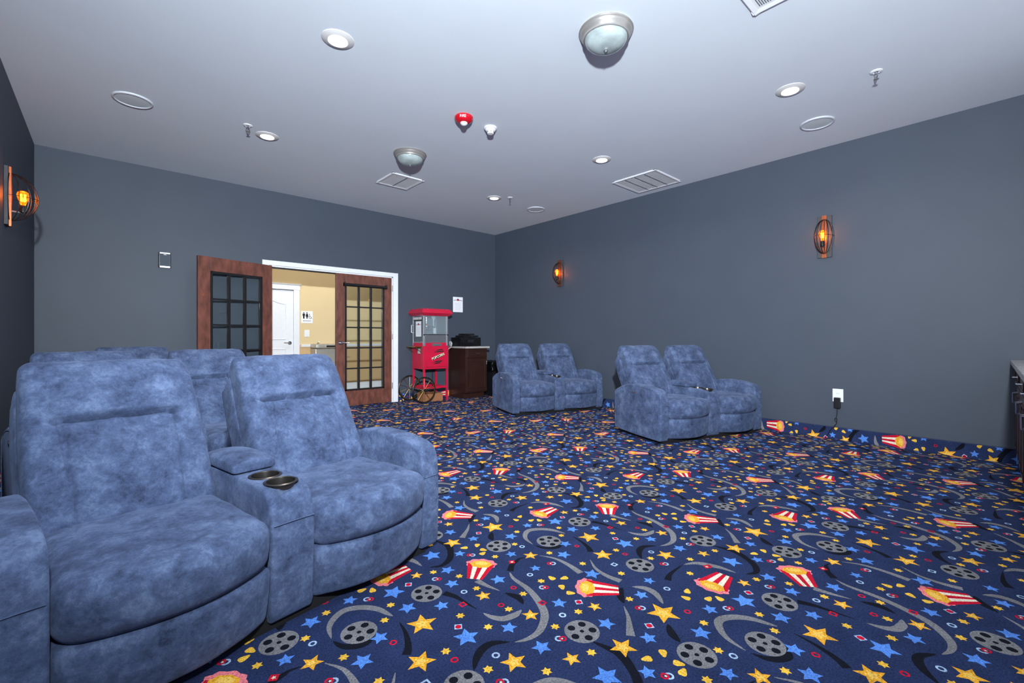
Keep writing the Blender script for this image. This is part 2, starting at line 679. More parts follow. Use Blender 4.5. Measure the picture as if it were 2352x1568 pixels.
for i, (u, v) in enumerate([(.035, .639), (.101, .534), (.101, .41), (.108, .218), (.985, .194), (.948, .313), (.785, .551), (.726, .483), (.582, .673),
                            (.479, .581), (.543, .402), (.805, .197), (.859, .041), (.584, .231), (.326, .554), (.158, .864), (.339, .264), (.218, .251),
                            (.165, .03), (.294, .026), (.507, .937), (.989, .91), (.644, .063), (.869, .856)]):
    poly(YEL, starp(W(u, v), .0185, 6, i * .7, .58))
for i, (u, v) in enumerate([(.741, .722), (.775, .692), (.269, .723), (.332, .701), (.325, .645), (.3, .618), (.389, .247), (.43, .211), (.371, .175),
                            (.364, .124), (.729, .803), (.681, .785)]):
    poly(YEL, disc(W(u, v), .0185, 15, .013, i * 1.3, .16, 3))
for i, (u, v, s) in enumerate([(.11, .769, 3), (.218, .693, 1.6), (.091, .61, 2), (.045, .509, 1.8), (.211, .398, 2.1), (.832, .62, 3), (.825, .49, 2.1),
                               (.93, .412, 1.7), (.679, .69, 1.7), (.522, .657, 2.2), (.671, .409, 1.9), (.896, .205, 3), (.038, .14, 1.8), (.582, .344, 2.2),
                               (.399, .52, 1.6), (.394, .352, 1.35), (.545, .149, 2.4), (.683, .95, 1.4), (.567, .919, 1.7), (.28, .111, 1.8), (.315, .914, 2),
                               (.054, .993, 2.1), (.361, .77, 1.7)]):
    poly(BLUE, starp(W(u, v), .010 + .0125 * s, 5, i * .9, .48))
IMG_L = np.array([-.745, .667])


def ring(c, col, r=.0135):
    poly(col, disc(c, r, 10))
    poly(NAVY, disc(c, r * .55, 8))


for u, v in [(.048, .426), (.489, .537), (.916, .07), (.338, .331), (.234, .054), (.684, .869)]:
    ring(W(u, v), LBL, .0145)
for u, v in [(.601, .743), (.993, .825), (.695, .354), (.804, .146), (.103, .257), (.218, .309)]:
    ring(W(u, v), RED)
for u, v in [(.685, .127), (.995, .362), (.232, .157)]:
    c = W(u, v)
    poly(LBL if u == .685 else RED, disc(c, .019, 4, a=.8))
    poly(NAVY, disc(c, .010, 4, a=.8))
for u, v in [(.905, .628), (.906, .268), (.342, .062), (.421, .801)]:
    poly(LBL, disc(W(u, v), .0195, 4, a=.2))
    poly(RED, disc(W(u, v), .0115, 8))
for u, v in [(.352, .464), (.98, .828)]:
    poly(RED, disc(W(u, v), .019, 4, a=.2))
    poly(CRM, starp(W(u, v), .009, 5, .3))
for u, v, s in [(.249, .645, 1), (.477, .331, 1), (.858, .974, 1), (.487, .878, 1), (.017, .581, -1), (.738, .644, -1), (.314, .223, -1), (.134, .975, -1)]:
    c = W(u, v)
    ring(c - IMG_L * s * .008, LBL, .015)
    ring(c + IMG_L * s * .006, RED, .014)
    poly(CRM, starp(c + IMG_L * s * .003, .006, 5, .3))
for u, v, ang in [(.137, .47, 39.5), (.526, .999, 128.8), (.971, .747, -179.)]:
    c = W(u, v)
    a = math.radians(ang)
    A, Bv = np.array([math.cos(a), math.sin(a)]), np.array([-math.sin(a), math.cos(a)])
    h, tw, bw = .132, .064, .035
    poly(PINK, disc(c + A * (h + .002), .044, 36, .071, a, .07, 9))
    for k in range(5):
        b0, b1 = -1 + .4 * k, -1 + .4 * (k + 1)
        poly(RED if k % 2 == 0 else CRM, [c + Bv * bw * b0, c + Bv * bw * b1, c + A * h + Bv * tw * b1, c + A * h + Bv * tw * b0])
    poly(GOLD, disc(c + A * (h - .002), .032, 30, .05, a, .06, 8))
    poly(GOLD2, disc(c + A * (h + .006), .016, 20, .03, a, .1, 6))


def build_tile():
    vs, fs, cols = [], [], []

    def addp(col, P):
        n = len(vs)
        vs.extend([Vector((float(p[0]), float(p[1]))) for p in P])
        fs.append(list(range(n, n + len(P))))
        cols.append(col)
    addp(NAVY, [W(0, 0), W(1, 0), W(1, 1), W(0, 1)])
    Mi = np.linalg.inv(np.array([V1, V2]).T)
    for col, P in polys:
        L = (Mi @ P.T).T
        lo, hi = L.min(0), L.max(0)
        # shifts that make the polygon overlap the unit cell
        for i in range(math.floor(-hi[0]), math.ceil(1 - lo[0]) + 1):
            for j in range(math.floor(-hi[1]), math.ceil(1 - lo[1]) + 1):
                if lo[0] + i < 1 and hi[0] + i > 0 and lo[1] + j < 1 and hi[1] + j > 0:
                    addp(col, P + i * V1 + j * V2)
    ov, oe, of, _, _, off = geometry.delaunay_2d_cdt(vs, [], fs, 0, 1e-5, True)
    V = np.array([(p[0], p[1]) for p in ov])
    T, C = [], []
    for f, ids in zip(of, off):
        if 0 in ids:
            T.append(tuple(f))
            C.append(cols[max(ids)])
    return V, np.array(T), np.array(C)


TV, TT, TC = build_tile()


def pattern_mesh(name, V3, T, C, m):
    me = bpy.data.meshes.new(name)
    me.vertices.add(len(V3))
    me.vertices.foreach_set('co', V3.astype(np.float32).ravel())
    me.loops.add(len(T) * 3)
    me.loops.foreach_set('vertex_index', T.astype(np.int32).ravel())
    me.polygons.add(len(T))
    me.polygons.foreach_set('loop_start', np.arange(0, len(T) * 3, 3, dtype=np.int32))
    me.update(calc_edges=True)
    at = me.attributes.new('pattern', 'FLOAT_COLOR', 'CORNER')
    at.data.foreach_set('color', np.repeat(C, 3, axis=0).astype(np.float32).ravel())
    me.materials.append(m)
    me.validate()
    o = bpy.data.objects.new(name, me)
    COL.objects.link(o)
    return o


def floor_mesh():
    AV, AT, AC = [], [], []
    off = 0
    x0, x1, y0, y1 = XL, XR, YF, YB + .10
    for i in range(-2, 7):
        for j in range(-2, 8):
            V = TV + i * V1 + j * V2
            mn, mx = V.min(0), V.max(0)
            if mx[0] < x0 or mn[0] > x1 or mx[1] < y0 or mn[1] > y1:
                continue
            V = np.column_stack([np.clip(V[:, 0], x0, x1), np.clip(V[:, 1], y0, y1)])
            tri = V[TT]
            ar = np.abs((tri[:, 1, 0] - tri[:, 0, 0]) * (tri[:, 2, 1] - tri[:, 0, 1]) - (tri[:, 2, 0] - tri[:, 0, 0]) * (tri[:, 1, 1] - tri[:, 0, 1]))
            k = ar > 1e-9
            AV.append(V)
            AT.append(TT[k] + off)
            AC.append(TC[k])
            off += len(V)
    V = np.concatenate(AV)
    return pattern_mesh('floor', np.column_stack([V, np.zeros(len(V))]), np.concatenate(AT), np.concatenate(AC), M_CARPET)


struct(floor_mesh(), 'navy cinema carpet printed with popcorn boxes, film reels and stars')
print('TILE', len(TT))


def base_strip(name, length, place):
    """a strip cut from the same carpet, laid along a wall: place(s, z) -> 3D point"""
    Mi = np.linalg.inv(np.array([V1, V2]).T)
    L = (Mi @ TV.T).T
    AV, AT, AC = [], [], []
    off = 0
    H = .123
    for i in range(-2, 9):
        s = (L[:, 0] + i) * 1.027
        z = np.clip((.81 - L[:, 1]) * 1.032, 0, H)
        s = np.clip(s, 0, length)
        P = np.column_stack([s, z])
        tri = P[TT]
        ar = np.abs((tri[:, 1, 0] - tri[:, 0, 0]) * (tri[:, 2, 1] - tri[:, 0, 1]) - (tri[:, 2, 0] - tri[:, 0, 0]) * (tri[:, 1, 1] - tri[:, 0, 1]))
        k = ar > 1e-9
        if not k.any():
            continue
        AV.append(np.array([place(a, b) for a, b in P]))
        AT.append(TT[k] + off)
        AC.append(TC[k])
        off += len(P)
    o = pattern_mesh(name, np.concatenate(AV), np.concatenate(AT), np.concatenate(AC), M_CARPET)
    return struct(o)


# right wall strip: popcorn boxes centred at Y 1.82 and every 1.027 m
SH = 1.82 - .91 * 1.027 - 1.027 * 2
BR = base_strip('baseboard_right', YB - SH, lambda s, z: (XR - .012, s + SH, z))
B(XR - .014, XR, YF, YB, .123, .129).build('top_binding', mat('navy_binding', (44, 54, 84), .8, noise_amt=.1), BR)
BB = base_strip('baseboard_back', XR + .774 - 3.53, lambda s, z: (min(XR, XR + .774 - s), YB - .012, z))
B(3.53, XR, YB - .014, YB, .123, .129).build('top_binding', MATS['navy_binding'], BB)
base_strip('baseboard_left', YB - YF, lambda s, z: (XL + .012, YB - s, z))
base_strip('baseboard_rear', 1.526 - XL, lambda s, z: (1.526 - s, YB - .012, z))

# ------------------------------------------------------------------ room shell
T = .12
struct(B(XL, XR, YF, YB, ZC, ZC + .1).build('ceiling', M_CEIL), 'white painted flat ceiling')
struct(B(XR, XR + T, YF - T, YB + T, 0, ZC + .1).build('wall_right', M_WALL), 'slate blue-grey painted wall with two sconces')
struct(B(XL - T, XL, YF - T, YB + T, 0, ZC + .1).build('wall_left', M_WALL), 'slate blue-grey painted wall in shade')
struct(B(XL, XR, YF - T, YF, 0, ZC + .1).build('wall_front', M_WALL))
OX0, OX1, OZ = 1.612, 3.434, 2.036
wb = MB().box(XL, OX0, YB, YB + T, 0, ZC + .1).box(OX1, XR, YB, YB + T, 0, ZC + .1).box(OX0, OX1, YB, YB + T, OZ, ZC + .1)
struct(wb.build('wall_back', M_WALL), 'slate blue-grey painted wall with the double glazed doors')
# casing round the double door: head and two legs
tr = struct(MB().prism([(OX0 - .086, OZ + .066), (OX0 - .072, OZ + .064), (OX1 + .072, OZ + .064), (OX1 + .086, OZ + .066), (OX1, OZ), (OX0, OZ)][::-1], YB - .022, YB, 'y')
            .build('trim_1', M_TRIM, bevel=.004), 'white door casing round the double doors')
for s, x in ((-1, OX0), (1, OX1)):
    xo = x + s * .086
    MB().prism([(x, 0), (xo, 0), (xo, OZ + .066), (x, OZ)], YB - .022, YB - .0005, 'y').build('casing_leg', M_TRIM, tr, bevel=.004)
    B(min(x, x - s * .018), max(x, x - s * .018), YB, YB + T, 0, OZ).build('jamb', M_TRIM, tr)
B(OX0, OX1, YB, YB + T, OZ - .018, OZ).build('jamb', M_TRIM, tr)
B(OX0, OX1, YB + .052, YB + .064, OZ - .034, OZ - .018).build('door_stop', M_BLACK, tr)


# ------------------------------------------------------------------ double doors
def glazed_door(name, w, h, shade, handle=True):
    """leaf with its hinge edge at local x=0, spreading to +x, room face at y=0 (towards -y)"""
    root = bpy.data.objects.new(name, None)
    COL.objects.link(root)
    t = .042
    st, tr_, br = .135, .17, .24
    x0, x1, z0, z1 = st, w - st, br, h - tr_
    for a, b in ((0, st), (w - st, w)):
        RB(a, b, 0, t, .008, h, .003).build('stile', M_CHERRY, root)
    RB(st, w - st, .0005, t - .0005, h - tr_, h, .003).build('rail', M_CHERRY, root)
    RB(st, w - st, .0005, t - .0005, .008, br, .003).build('rail', M_CHERRY, root)
    fr = MB()
    fw = .022
    for a in (x0, x1 - fw):
        fr.box(a, a + fw, -.008, t + .006, z0, z1)
    for a in (z0, z1 - fw):
        fr.box(x0, x1, -.008, t + .006, a, a + fw)
    fr.build('glazing_frame', M_BLACK, root)
    cw = (x1 - x0 - 2 * fw) / 3
    rh = (z1 - z0 - 2 * fw) / 5
    for i in (1, 2):
        xx = x0 + fw + cw * i
        B(xx - .011, xx + .011, -.004, t + .002, z0 + fw, z1 - fw).build('muntin', M_BLACK, root)
    for j in range(1, 5):
        zz = z0 + fw + rh * j
        B(x0 + fw, x1 - fw, -.003, t + .001, zz - .010, zz + .010).build('muntin', M_BLACK, root)
    pm = None
    for i in range(3):
        for j in range(5):
            if pm is None:
                p = B(-cw / 2 + .002, cw / 2 - .002, -.002, .002, -rh / 2 + .002, rh / 2 - .002).build('pane', M_GLASS, root)
                pm = p.data
            else:
                p = bpy.data.objects.new('pane', pm)
                COL.objects.link(p)
                p.parent = root
            p.location = (x0 + fw + cw * (i + .5), t / 2, z0 + fw + rh * (j + .5))
    for zz in (.22, 1.02, 1.80):
        MB().cyl((-.004, -.004, zz), (-.004, -.004, zz + .1), .007).build('hinge', M_NICKEL, root, True)
    if shade:
        s = MB().cyl((x0 - .03, -.034, z1 - .005), (x1 + .03, -.034, z1 - .005), .024, n=16)
        s.box(x0 - .03, x0 - .012, -.05, 0, z1 - .03, z1 + .03).box(x1 + .012, x1 + .03, -.05, 0, z1 - .03, z1 + .03)
        s.build('shade_roll', M_BLKPL, root, True)
    hx, hz = w - .062, .97
    for sgn, y in ((-1, 0), (1, t)) if handle else ():
        m = MB().cyl((hx, y, hz), (hx, y + sgn * .012, hz), .031, n=20)
        m.cyl((hx, y, hz), (hx, y + sgn * .055, hz), .011)
        m.tube([(hx, y + sgn * .05, hz), (hx - .04, y + sgn * .052, hz + .002), (hx - .12, y + sgn * .05, hz - .002)], [.010, .009, .007], 8)
        m.build('lever_handle', M_CHROME, root, True)
    return root


LW = .903
d1 = struct(glazed_door('door_1', LW, 2.026, False, False), 'cherry wood glazed door leaf swung open against the wall')
d1.location = (1.625, YB - .012, 0)
d1.rotation_euler.z = math.radians(197.5)
d2 = struct(glazed_door('door_2', LW, 2.026, True), 'closed cherry wood glazed door leaf with a rolled black shade')
d2.location = (OX1 - .012, YB + .046, 0)
d2.rotation_euler.z = math.radians(180)
# hinge on the right: mirror the leaf's faces so the shade is on the room side
for ch in d2.children:
    if ch.type == 'MESH':
        ch.data = ch.data.copy()
        for v in ch.data.vertices:
            v.co.y = -v.co.y
        ch.data.flip_normals()
        ch.location.y = -ch.location.y
d2.location.y = YB + .004

# ------------------------------------------------------------------ hallway seen through the doorway
HY = 9.0
HX0, HX1 = -1.5, 9.0
DX0, DX1, DZ = 1.55, 2.58, 2.03
hw = MB().box(HX0, DX0, HY, HY + .1, .9, 3.05).box(DX1, HX1, HY, HY + .1, .9, 3.05).box(DX0, DX1, HY, HY + .1, DZ, 3.05)
wh = struct(hw.build('wall_hallway', M_CREAM), 'cream hallway wall seen through the doorway')
MB().box(HX0, DX0, HY, HY + .1, 0, .9).box(DX1, HX1, HY, HY + .1, 0, .9).build('wainscot', M_TAN, wh)
rl = MB().box(HX0, DX0 - .11, HY - .02, HY, .875, .915).box(DX1 + .11, HX1, HY - .02, HY, .875, .915)
rl.box(HX0, DX0 - .11, HY - .03, HY, .905, .92).box(DX1 + .11, HX1, HY - .03, HY, .905, .92)
struct(rl.build('trim_2', M_TRIM), 'white chair rail along the hallway wall')
struct(MB().box(DX1 + .11, HX1, HY - .016, HY, 0, .14).build('baseboard_hallway', M_TRIM), 'tall white hallway baseboard')
struct(B(HX0, HX1, YB + .1, HY, -.02, -.001).build('floor_hallway', M_PLANK), 'pale wood hallway floor')
struct(B(HX0, HX1, YB + T, HY, 3.05, 3.1).build('ceiling_hallway', M_CEIL))
struct(B(HX0 - .1, HX0, YB + T, HY, 0, 3.05).build('wall_hallway_end', M_CREAM))
struct(B(HX1, HX1 + .1, YB + T, HY, 0, 3.05).build('wall_hallway_far', M_CREAM))


def panel_door(name, x0, x1, h, y):
    root = bpy.data.objects.new(name, None)
    COL.objects.link(root)
    RB(x0, x1, y, y + .04, .01, h, .003).build('slab', M_TRIM, root)
    a, b = x0 + .14, x1 - .14
    # lower square panel and upper arched panel as raised mouldings
    arch = [(a, 1.02), (b, 1.02), (b, h - .26)] + [(b + (a - b) * t / 10, h - .26 + .09 * math.sin(PI * t / 10) ** 2) for t in range(1, 10)] + [(a, h - .26)]
    for pts in (arch, [(a, .22), (b, .22), (b, .84), (a, .84)]):
        MB().tube([(p[0], y - .001, p[1]) for p in pts], .011, 6, True).build('panel_moulding', M_TRIM, root, True)
    hx = x1 - .065
    m = MB().cyl((hx, y, .95), (hx, y - .01, .95), .032, n=18).cyl((hx, y, .95), (hx, y - .055, .95), .01)
    m.tube([(hx, y - .05, .95), (hx - .11, y - .05, .955)], [.010, .007], 8)
    m.build('lever_handle', M_CHROME, root, True)
    cw_ = .10
    c = MB().box(x0 - cw_, x0, y - .03, y, 0, h + .01).box(x1, x1 + cw_, y - .03, y, 0, h + .01)
    c.build('casing_leg', M_TRIM, root, bevel=.004)
    hd = MB().box(x0 - cw_ - .01, x1 + cw_ + .01, y - .035, y, h + .01, h + .10).box(x0 - cw_ - .03, x1 + cw_ + .03, y - .05, y, h + .10, h + .125)
    hd.build('door_head', M_TRIM, root, bevel=.004)
    return struct(root)


panel_door('door_3', DX0, DX1 - .02, 1.93, HY)['label'] = 'white panelled restroom door across the hallway'
panel_door('door_4', 4.86, 5.66, 1.93, HY - .02)['label'] = 'white panelled hallway door seen through the glazed leaf'

sg = thing('restroom_sign', 'white restroom sign with black figures on the cream hallway wall', 'sign', (2.80, HY - .006, 1.44))
RB(-.105, .105, 0, .005, -.115, .115, .002).build('sign_plate', M_PAPER, sg)


def person_icon(x, skirt):
    m = MB().lathe([(.0001, -.001), (.011, -.001), (.011, .001), (.0001, .001)], 12, (x, -.001, .083), Matrix.Rotation(PI / 2, 3, 'X'))
    if skirt:
        m.prism([(x - .012, .068), (x + .012, .068), (x + .022, .03), (x + .027, .012), (x + .012, .008), (x + .01, -.03), (x - .01, -.03), (x - .012, .008), (x - .027, .012), (x - .022, .03)][::-1], -.002, 0, 'y')
    else:
        m.prism([(x - .022, .068), (x + .022, .068), (x + .022, .02), (x + .014, .02), (x + .014, -.03), (x - .014, -.03), (x - .014, .02), (x - .022, .02)][::-1], -.002, 0, 'y')
    return m


person_icon(-.058, False).build('person_symbol', M_INK, sg)
person_icon(0, True).build('person_symbol', M_INK, sg)
wc = MB().tube([(.058 + .024 * math.cos(t * .5), -.001, -.004 + .024 * math.sin(t * .5)) for t in range(4, 13)], .0035, 5)
wc.tube([(.046, -.001, .05), (.05, -.001, .012), (.07, -.001, .010), (.08, -.001, -.02), (.09, -.001, -.018)], .004, 5)
wc.sphere((.045, -.001, .058), .007, 8, 6)
wc.build('wheelchair_symbol', M_INK, sg)
text('lettering', 'RESTROOM', .028, M_INK, sg, (0, -.002, -.072), (PI / 2, 0, 0))

sw = thing('light_switch', 'white rocker light switch below the restroom sign', 'switch', (2.80, HY - .005, 1.13))
RB(-.045, .045, -.004, .005, -.065, .065, .003).build('switch_plate', M_WHITE, sw)
RB(-.018, .018, -.010, -.003, -.034, .034, .002).build('rocker', M_WHITE, sw)

df = thing('drinking_fountain', 'stainless steel wall drinking fountain in the hallway', 'fountain', (3.08, HY, 0))
RB(-.22, .24, -.30, -.001, .50, .84, .012).build('cabinet_body', M_STEEL, df)
RB(-.23, .25, -.36, -.001, .845, .93, .02, n=(12, 10, 6)).build('basin', M_STEEL, df, True)
MB().cyl((-.13, -.14, .925), (-.13, -.16, .955), .014).tube([(-.13, -.16, .95), (-.12, -.17, .965), (-.10, -.18, .96)], .007, 6).build('bubbler', M_CHROME, df, True)
RB(-.05, .14, -.368, -.352, .865, .905, .004).build('push_bar', M_CHROME, df)


# ------------------------------------------------------------------ recliners
def fbm(p, s):
    return noise.noise(Vector(p) * s)


BCURVE = [(.43, .36), (.44, .43), (.485, .53), (.545, .63), (.60, .73), (.648, .82), (.69, .89), (.735, .935), (.80, .965)]
_bp = [Vector((0, a, b)) for a, b in BCURVE]
_bl = [0]
for i in range(1, len(_bp)):
    _bl.append(_bl[-1] + (_bp[i] - _bp[i - 1]).length)


def bcurve(t):
    d = t * _bl[-1]
    for i in range(1, len(_bp)):
        if d <= _bl[i] or i == len(_bp) - 1:
            k = (d - _bl[i - 1]) / (_bl[i] - _bl[i - 1])
            p = _bp[i - 1].lerp(_bp[i], k)

            def tang(j):
                return (_bp[min(j + 1, len(_bp) - 1)] - _bp[max(j - 1, 0)]).normalized()
            tg = tang(i - 1).lerp(tang(i), min(max(k, 0), 1)).normalized()
            return p, tg


def groove(d, w):
    return math.exp(-(d / w) ** 2)


def seg_d(px, py, ax, ay, bx, by):
    vx, vy = bx - ax, by - ay
    t = max(0, min(1, ((px - ax) * vx + (py - ay) * vy) / (vx * vx + vy * vy)))
    return math.hypot(px - ax - vx * t, py - ay - vy * t)


LB = _bl[-1]


def back_mesh(wd, seed):
    """padded back cushion: head roll, creased seam, two vertical seams"""
    hw_, th = wd / 2, .135

    def fn(q, p0):
        s, n, t = q.x, q.y, q.z          # s across, n thickness (0 front .. th back), t along
        front = max(0., min(1., 1 - n / (th * .55)))
        tt = t / LB
        es = max(0, 1 - (abs(s) / hw_) ** 4)
        d = 0
        hl, ht = .64 * hw_, .60          # crease half length and height
        hx = abs(s)
        # padded bulges: the head roll overhangs the crease, the lumbar panel swells below it
        cr = max(0, min(1, 1 - (hx - hl) / .035)) if hx > hl else 1.
        cw = .003 * math.sin(s * 14 + seed)
        u_ = (t - ht * LB - cw)
        if u_ > 0:
            k = min(1, u_ / (LB * (1 - ht)))
            full = .030 * es
            d += full * (cr * min(1, (u_ / .014) ** .5) * (1 - .35 * k) + (1 - cr) * (.45 + .2 * k)) * (1 - k ** 5)
        else:
            k = max(0, min(1, -u_ / (ht * LB)))
            bul = .034 * math.sin(PI * min(1, .12 + .80 * k)) ** .8 * es * (.6 + .4 * groove(s, .2))
            d += bul * (cr * min(1, (-u_ / .10) ** .7) + (1 - cr) * .8)
        d -= .032 * groove(u_ + .004, .007) * cr
        # little gathered folds under the crease
        if tt < ht:
            f = max(0, 1 - (ht * LB - t) / .12) * cr
            d += .0035 * f * math.sin(s * 85 + 3 * math.sin(s * 21 + seed))
        # vertical seams from crease ends down
        if tt <= ht:
            sx = hl - (1 - tt / ht) * .02
            d -= .015 * groove(hx - sx, .0075)
        d += .006 * fbm((s + seed, t, 3), 9) + .003 * fbm((s, t + seed, 7), 24)
        p, tg = bcurve(min(max(tt, 0), 1))
        nr = Vector((0, -tg.z, tg.y))     # outward (towards the sitter)
        off = -n + d * front
        out = p + nr * off
        if tt < 0 or tt > 1:
            out = out + tg * (tt - min(max(tt, 0), 1)) * LB
        # shoulders narrow a touch towards the top
        sc = 1 - .05 * max(0, (tt - .55)) / .45
        return Vector((s * sc, out.y, out.z))
    return MB().rbox(-hw_, hw_, 0, th, 0, LB, .034, n=(72, 10, 92), fn=fn)


def shell_mesh(wd):
    hw_ = wd / 2 + .006

    def fn(q, p0):
        s, n, t = q.x, q.y, q.z
        tt = t / LB
        p, tg = bcurve(min(max(tt, 0), 1))
        nr = Vector((0, -tg.z, tg.y))
        out = p - nr * n
        # straighten the rear towards vertical lower down
        y, z = out.y, out.z
        sc = 1 - .05 * max(0, (tt - .55)) / .45
        return Vector((s * sc + .003 * fbm((s, t, n), 12), y, z + .02))
    return MB().rbox(-hw_, hw_, .105, .245, -.10, LB * .93, .03, n=(10, 8, 28), fn=fn)


def seat_mesh(wd, seed):
    hw_ = wd / 2

    def fn(q, p0):
        s, v, z = q.x, q.y, q.z
        fr = max(0, min(1, (.46 - v) / .46))
        bow = .095 * (1 - (s / hw_) ** 2) * fr ** 1.3
        top = 1 if z > .355 else max(0, (z - .28) / .075)
        d = 0
        crown = .024 * (1 - (s / hw_) ** 4) * math.sin(PI * max(0, min(1, (v + .05) / .58))) ** .8
        seam_front = groove(v - .075 + .0 * s, .006)
        d -= .006 * seam_front * top
        d -= .006 * groove(abs(s) - .62 * hw_, .006) * top * (1 if v > .075 else 0)
        d += (.006 * fbm((s + seed, v, 2), 8) + .003 * fbm((s, v, seed), 26)) * top
        z2 = z + (crown + d) * top
        # tuck the lower front edge in
        if z < .34:
            v = v + .03 * ((.34 - z) / .10) ** 2 * fr
        return Vector((s, v - bow, z2))
    return MB().rbox(-hw_ + .002, hw_ - .002, -.03, .52, .236, .414, .055, n=(64, 64, 20), fn=fn)


def foot_mesh(wd, seed):
    hw_ = wd / 2

    def fn(q, p0):
        s, v, z = q.x, q.y, q.z
        fr = max(0, min(1, (.10 - v) / .10))
        bow = .085 * (1 - (s / hw_) ** 2)
        lean = .035 * (1 - (z - .045) / .20)
        d = .010 * math.sin(PI * max(0, min(1, (z - .045) / .20))) * fr + .004 * fbm((s + seed, z, 5), 10)
        return Vector((s, v - bow + lean - d, z))
    return MB().rbox(-hw_ + .003, hw_ - .003, -.012, .10, .045, .246, .022, n=(30, 6, 16), fn=fn)


ARM_PROF = [(.012, .028), (.0, .06), (-.006, .25), (.0, .44), (.012, .485), (.035, .515), (.07, .531), (.15, .548), (.26, .560), (.38, .563), (.50, .55), (.60, .522), (.68, .485), (.715, .462), (.72, .30), (.715, .07), (.70, .05), (.40, .034)]


def arm_obj(root, side, u0, u1):
    m = MB().prism([(a, b) for a, b in ARM_PROF], u0, u1, 'x')
    o = m.build('arm', M_FAB, root, True, 50, bevel=.013)
    uo = u1 if side > 0 else u0
    # welt that follows the edge of the outer panel
    for inset in (.020,):
        pts = []
        for a, b in ARM_PROF[1:16]:
            pts.append((uo + side * .0005, min(max(a, inset), .72 - inset), min(b - inset * .9 if b > .3 else b, 1)))
        MB().tube(pts, .0028, 5).build('welt', M_FAB, o, True)
    MB().tube([(u0 + .008, -.0045, .375), ((u0 + u1) / 2, -.0065, .377), (u1 - .008, -.0045, .375)], .0025, 5).build('seam', M_FAB, o, True)
    for k in (0, 1):
        c = (uo, .37 + .032 * k, .475)
        b = MB().cyl(c, (uo + side * .005, c[1], c[2]), .0125, .011, 14)
        b.build('control_button', M_CHROME, o, True)
    return o


def recliner(name, label, seats, half=.733, con=.08, ta=.105):
    root = thing(name, label, 'recliner')
    arm_obj(root, -1, -half, -half + ta)
    arm_obj(root, 1, half - ta, half)
    if seats == 2:
        wd = half - ta - con
        cs = (-(con + wd / 2), con + wd / 2)
    else:
        wd = 2 * (half - ta)
        cs = (0,)
    for k, c in enumerate(cs):
        o = back_mesh(wd - .012, 1.7 + 3 * k).build('backrest', M_FAB, root, True, 75)
        o.location.x = c
        s = shell_mesh(wd - .012).build('back_shell', M_FAB, root, True, 60)
        s.location.x = c
        o = seat_mesh(wd, .6 + 2 * k).build('seat_cushion', M_FAB, root, True, 75)
        o.location.x = c
        o = foot_mesh(wd, .3 + 2 * k).build('footrest', M_FAB, root, True, 75)
        o.location.x = c
    if seats == 2:
        prof = [(.012, .028), (.0, .06), (-.008, .25), (-.010, .36), (-.002, .415), (.018, .462), (.05, .492), (.09, .503), (.16, .505), (.60, .505), (.70, .49), (.72, .45), (.715, .06)]
        co = MB().prism(prof, -con, con, 'x').build('console', M_FAB, root, True, 50, bevel=.012)
        MB().tube([(-con + .006, -.0115, .383), (0, -.0135, .385), (con - .006, -.0115, .383)], .0025, 5).build('seam', M_FAB, co, True)

        def lidfn(q, p0):
            z = q.z + .012 * (1 - (q.x / .085) ** 2) + .010 * math.sin(PI * (q.y - .30) / .32)
            return Vector((q.x, q.y, z if q.z > .52 else q.z))
        MB().rbox(-con - .004, con + .004, .30, .62, .507, .545, .014, n=(12, 16, 5), fn=lidfn).build('console_lid', M_FAB, co, True, 75)
        wells = MB()
        for v in (.218, .093):
            wells.cyl((0, v, .425), (0, v, .56), .0505, n=28)
        cut = wells.build('well_cutter', M_FAB)
        md = co.modifiers.new('wells', 'BOOLEAN')
        md.operation = 'DIFFERENCE'
        md.object = cut
        me = bpy.data.meshes.new_from_object(co.evaluated_get(bpy.context.evaluated_depsgraph_get()))
        co.modifiers.clear()
        co.data = me
        bpy.data.objects.remove(cut)
        for v in (.218, .093):
            m = MB().lathe([(.0485, -.066), (.0490, .004), (.050, .0075), (.0545, .009), (.060, .0065), (.0605, .0042), (.052, .004), (.0502, -.067)], 32, (0, v, .5005))
            cu = m.build('cup_holder', mat('gunmetal', (92, 88, 86), .3, .9, noise_amt=.05), co, True)
            MB().lathe([(.0001, -.064), (.0484, -.064), (.0484, -.0665), (.0001, -.0665)], 24, (0, v, .5005)).build('cup_bottom', M_BLKPL, cu, True)
    bs = MB().box(-half + .06, half - .06, .03, .66, 0, .05)
    bs.build('base', M_DARKGAP, root)
    bx_ = MB().box(-half + ta, half - ta, .40, .62, .05, .36)
    bx_.build('inner_frame', M_DARKGAP, root)
    return root


R = math.radians
sofa = recliner('reclining_loveseat', 'blue reclining loveseat in the foreground with two steel cup holders in its console', 2)
sofa['group'] = 'blue reclining loveseats'
sofa.location = (.502, 1.765, 0)
sofa.rotation_euler.z = R(11.5)
dup(sofa, (4.70, 2.085, 0), R(-17), 'blue reclining loveseat by the right wall, nearer to the wall outlet')
dup(sofa, (4.71, 4.25, 0), R(-16.5), 'blue reclining loveseat by the right wall beside the black waste bin')
dup(sofa, (.39, 3.42, 0), R(12), 'dark blue reclining loveseat directly behind the foreground loveseat')
single = recliner('recliner_chair', 'single dark recliner in the back left, only its top showing', 1, half=.40)
single.location = (.25, 5.02, 0)
single.rotation_euler.z = R(6)

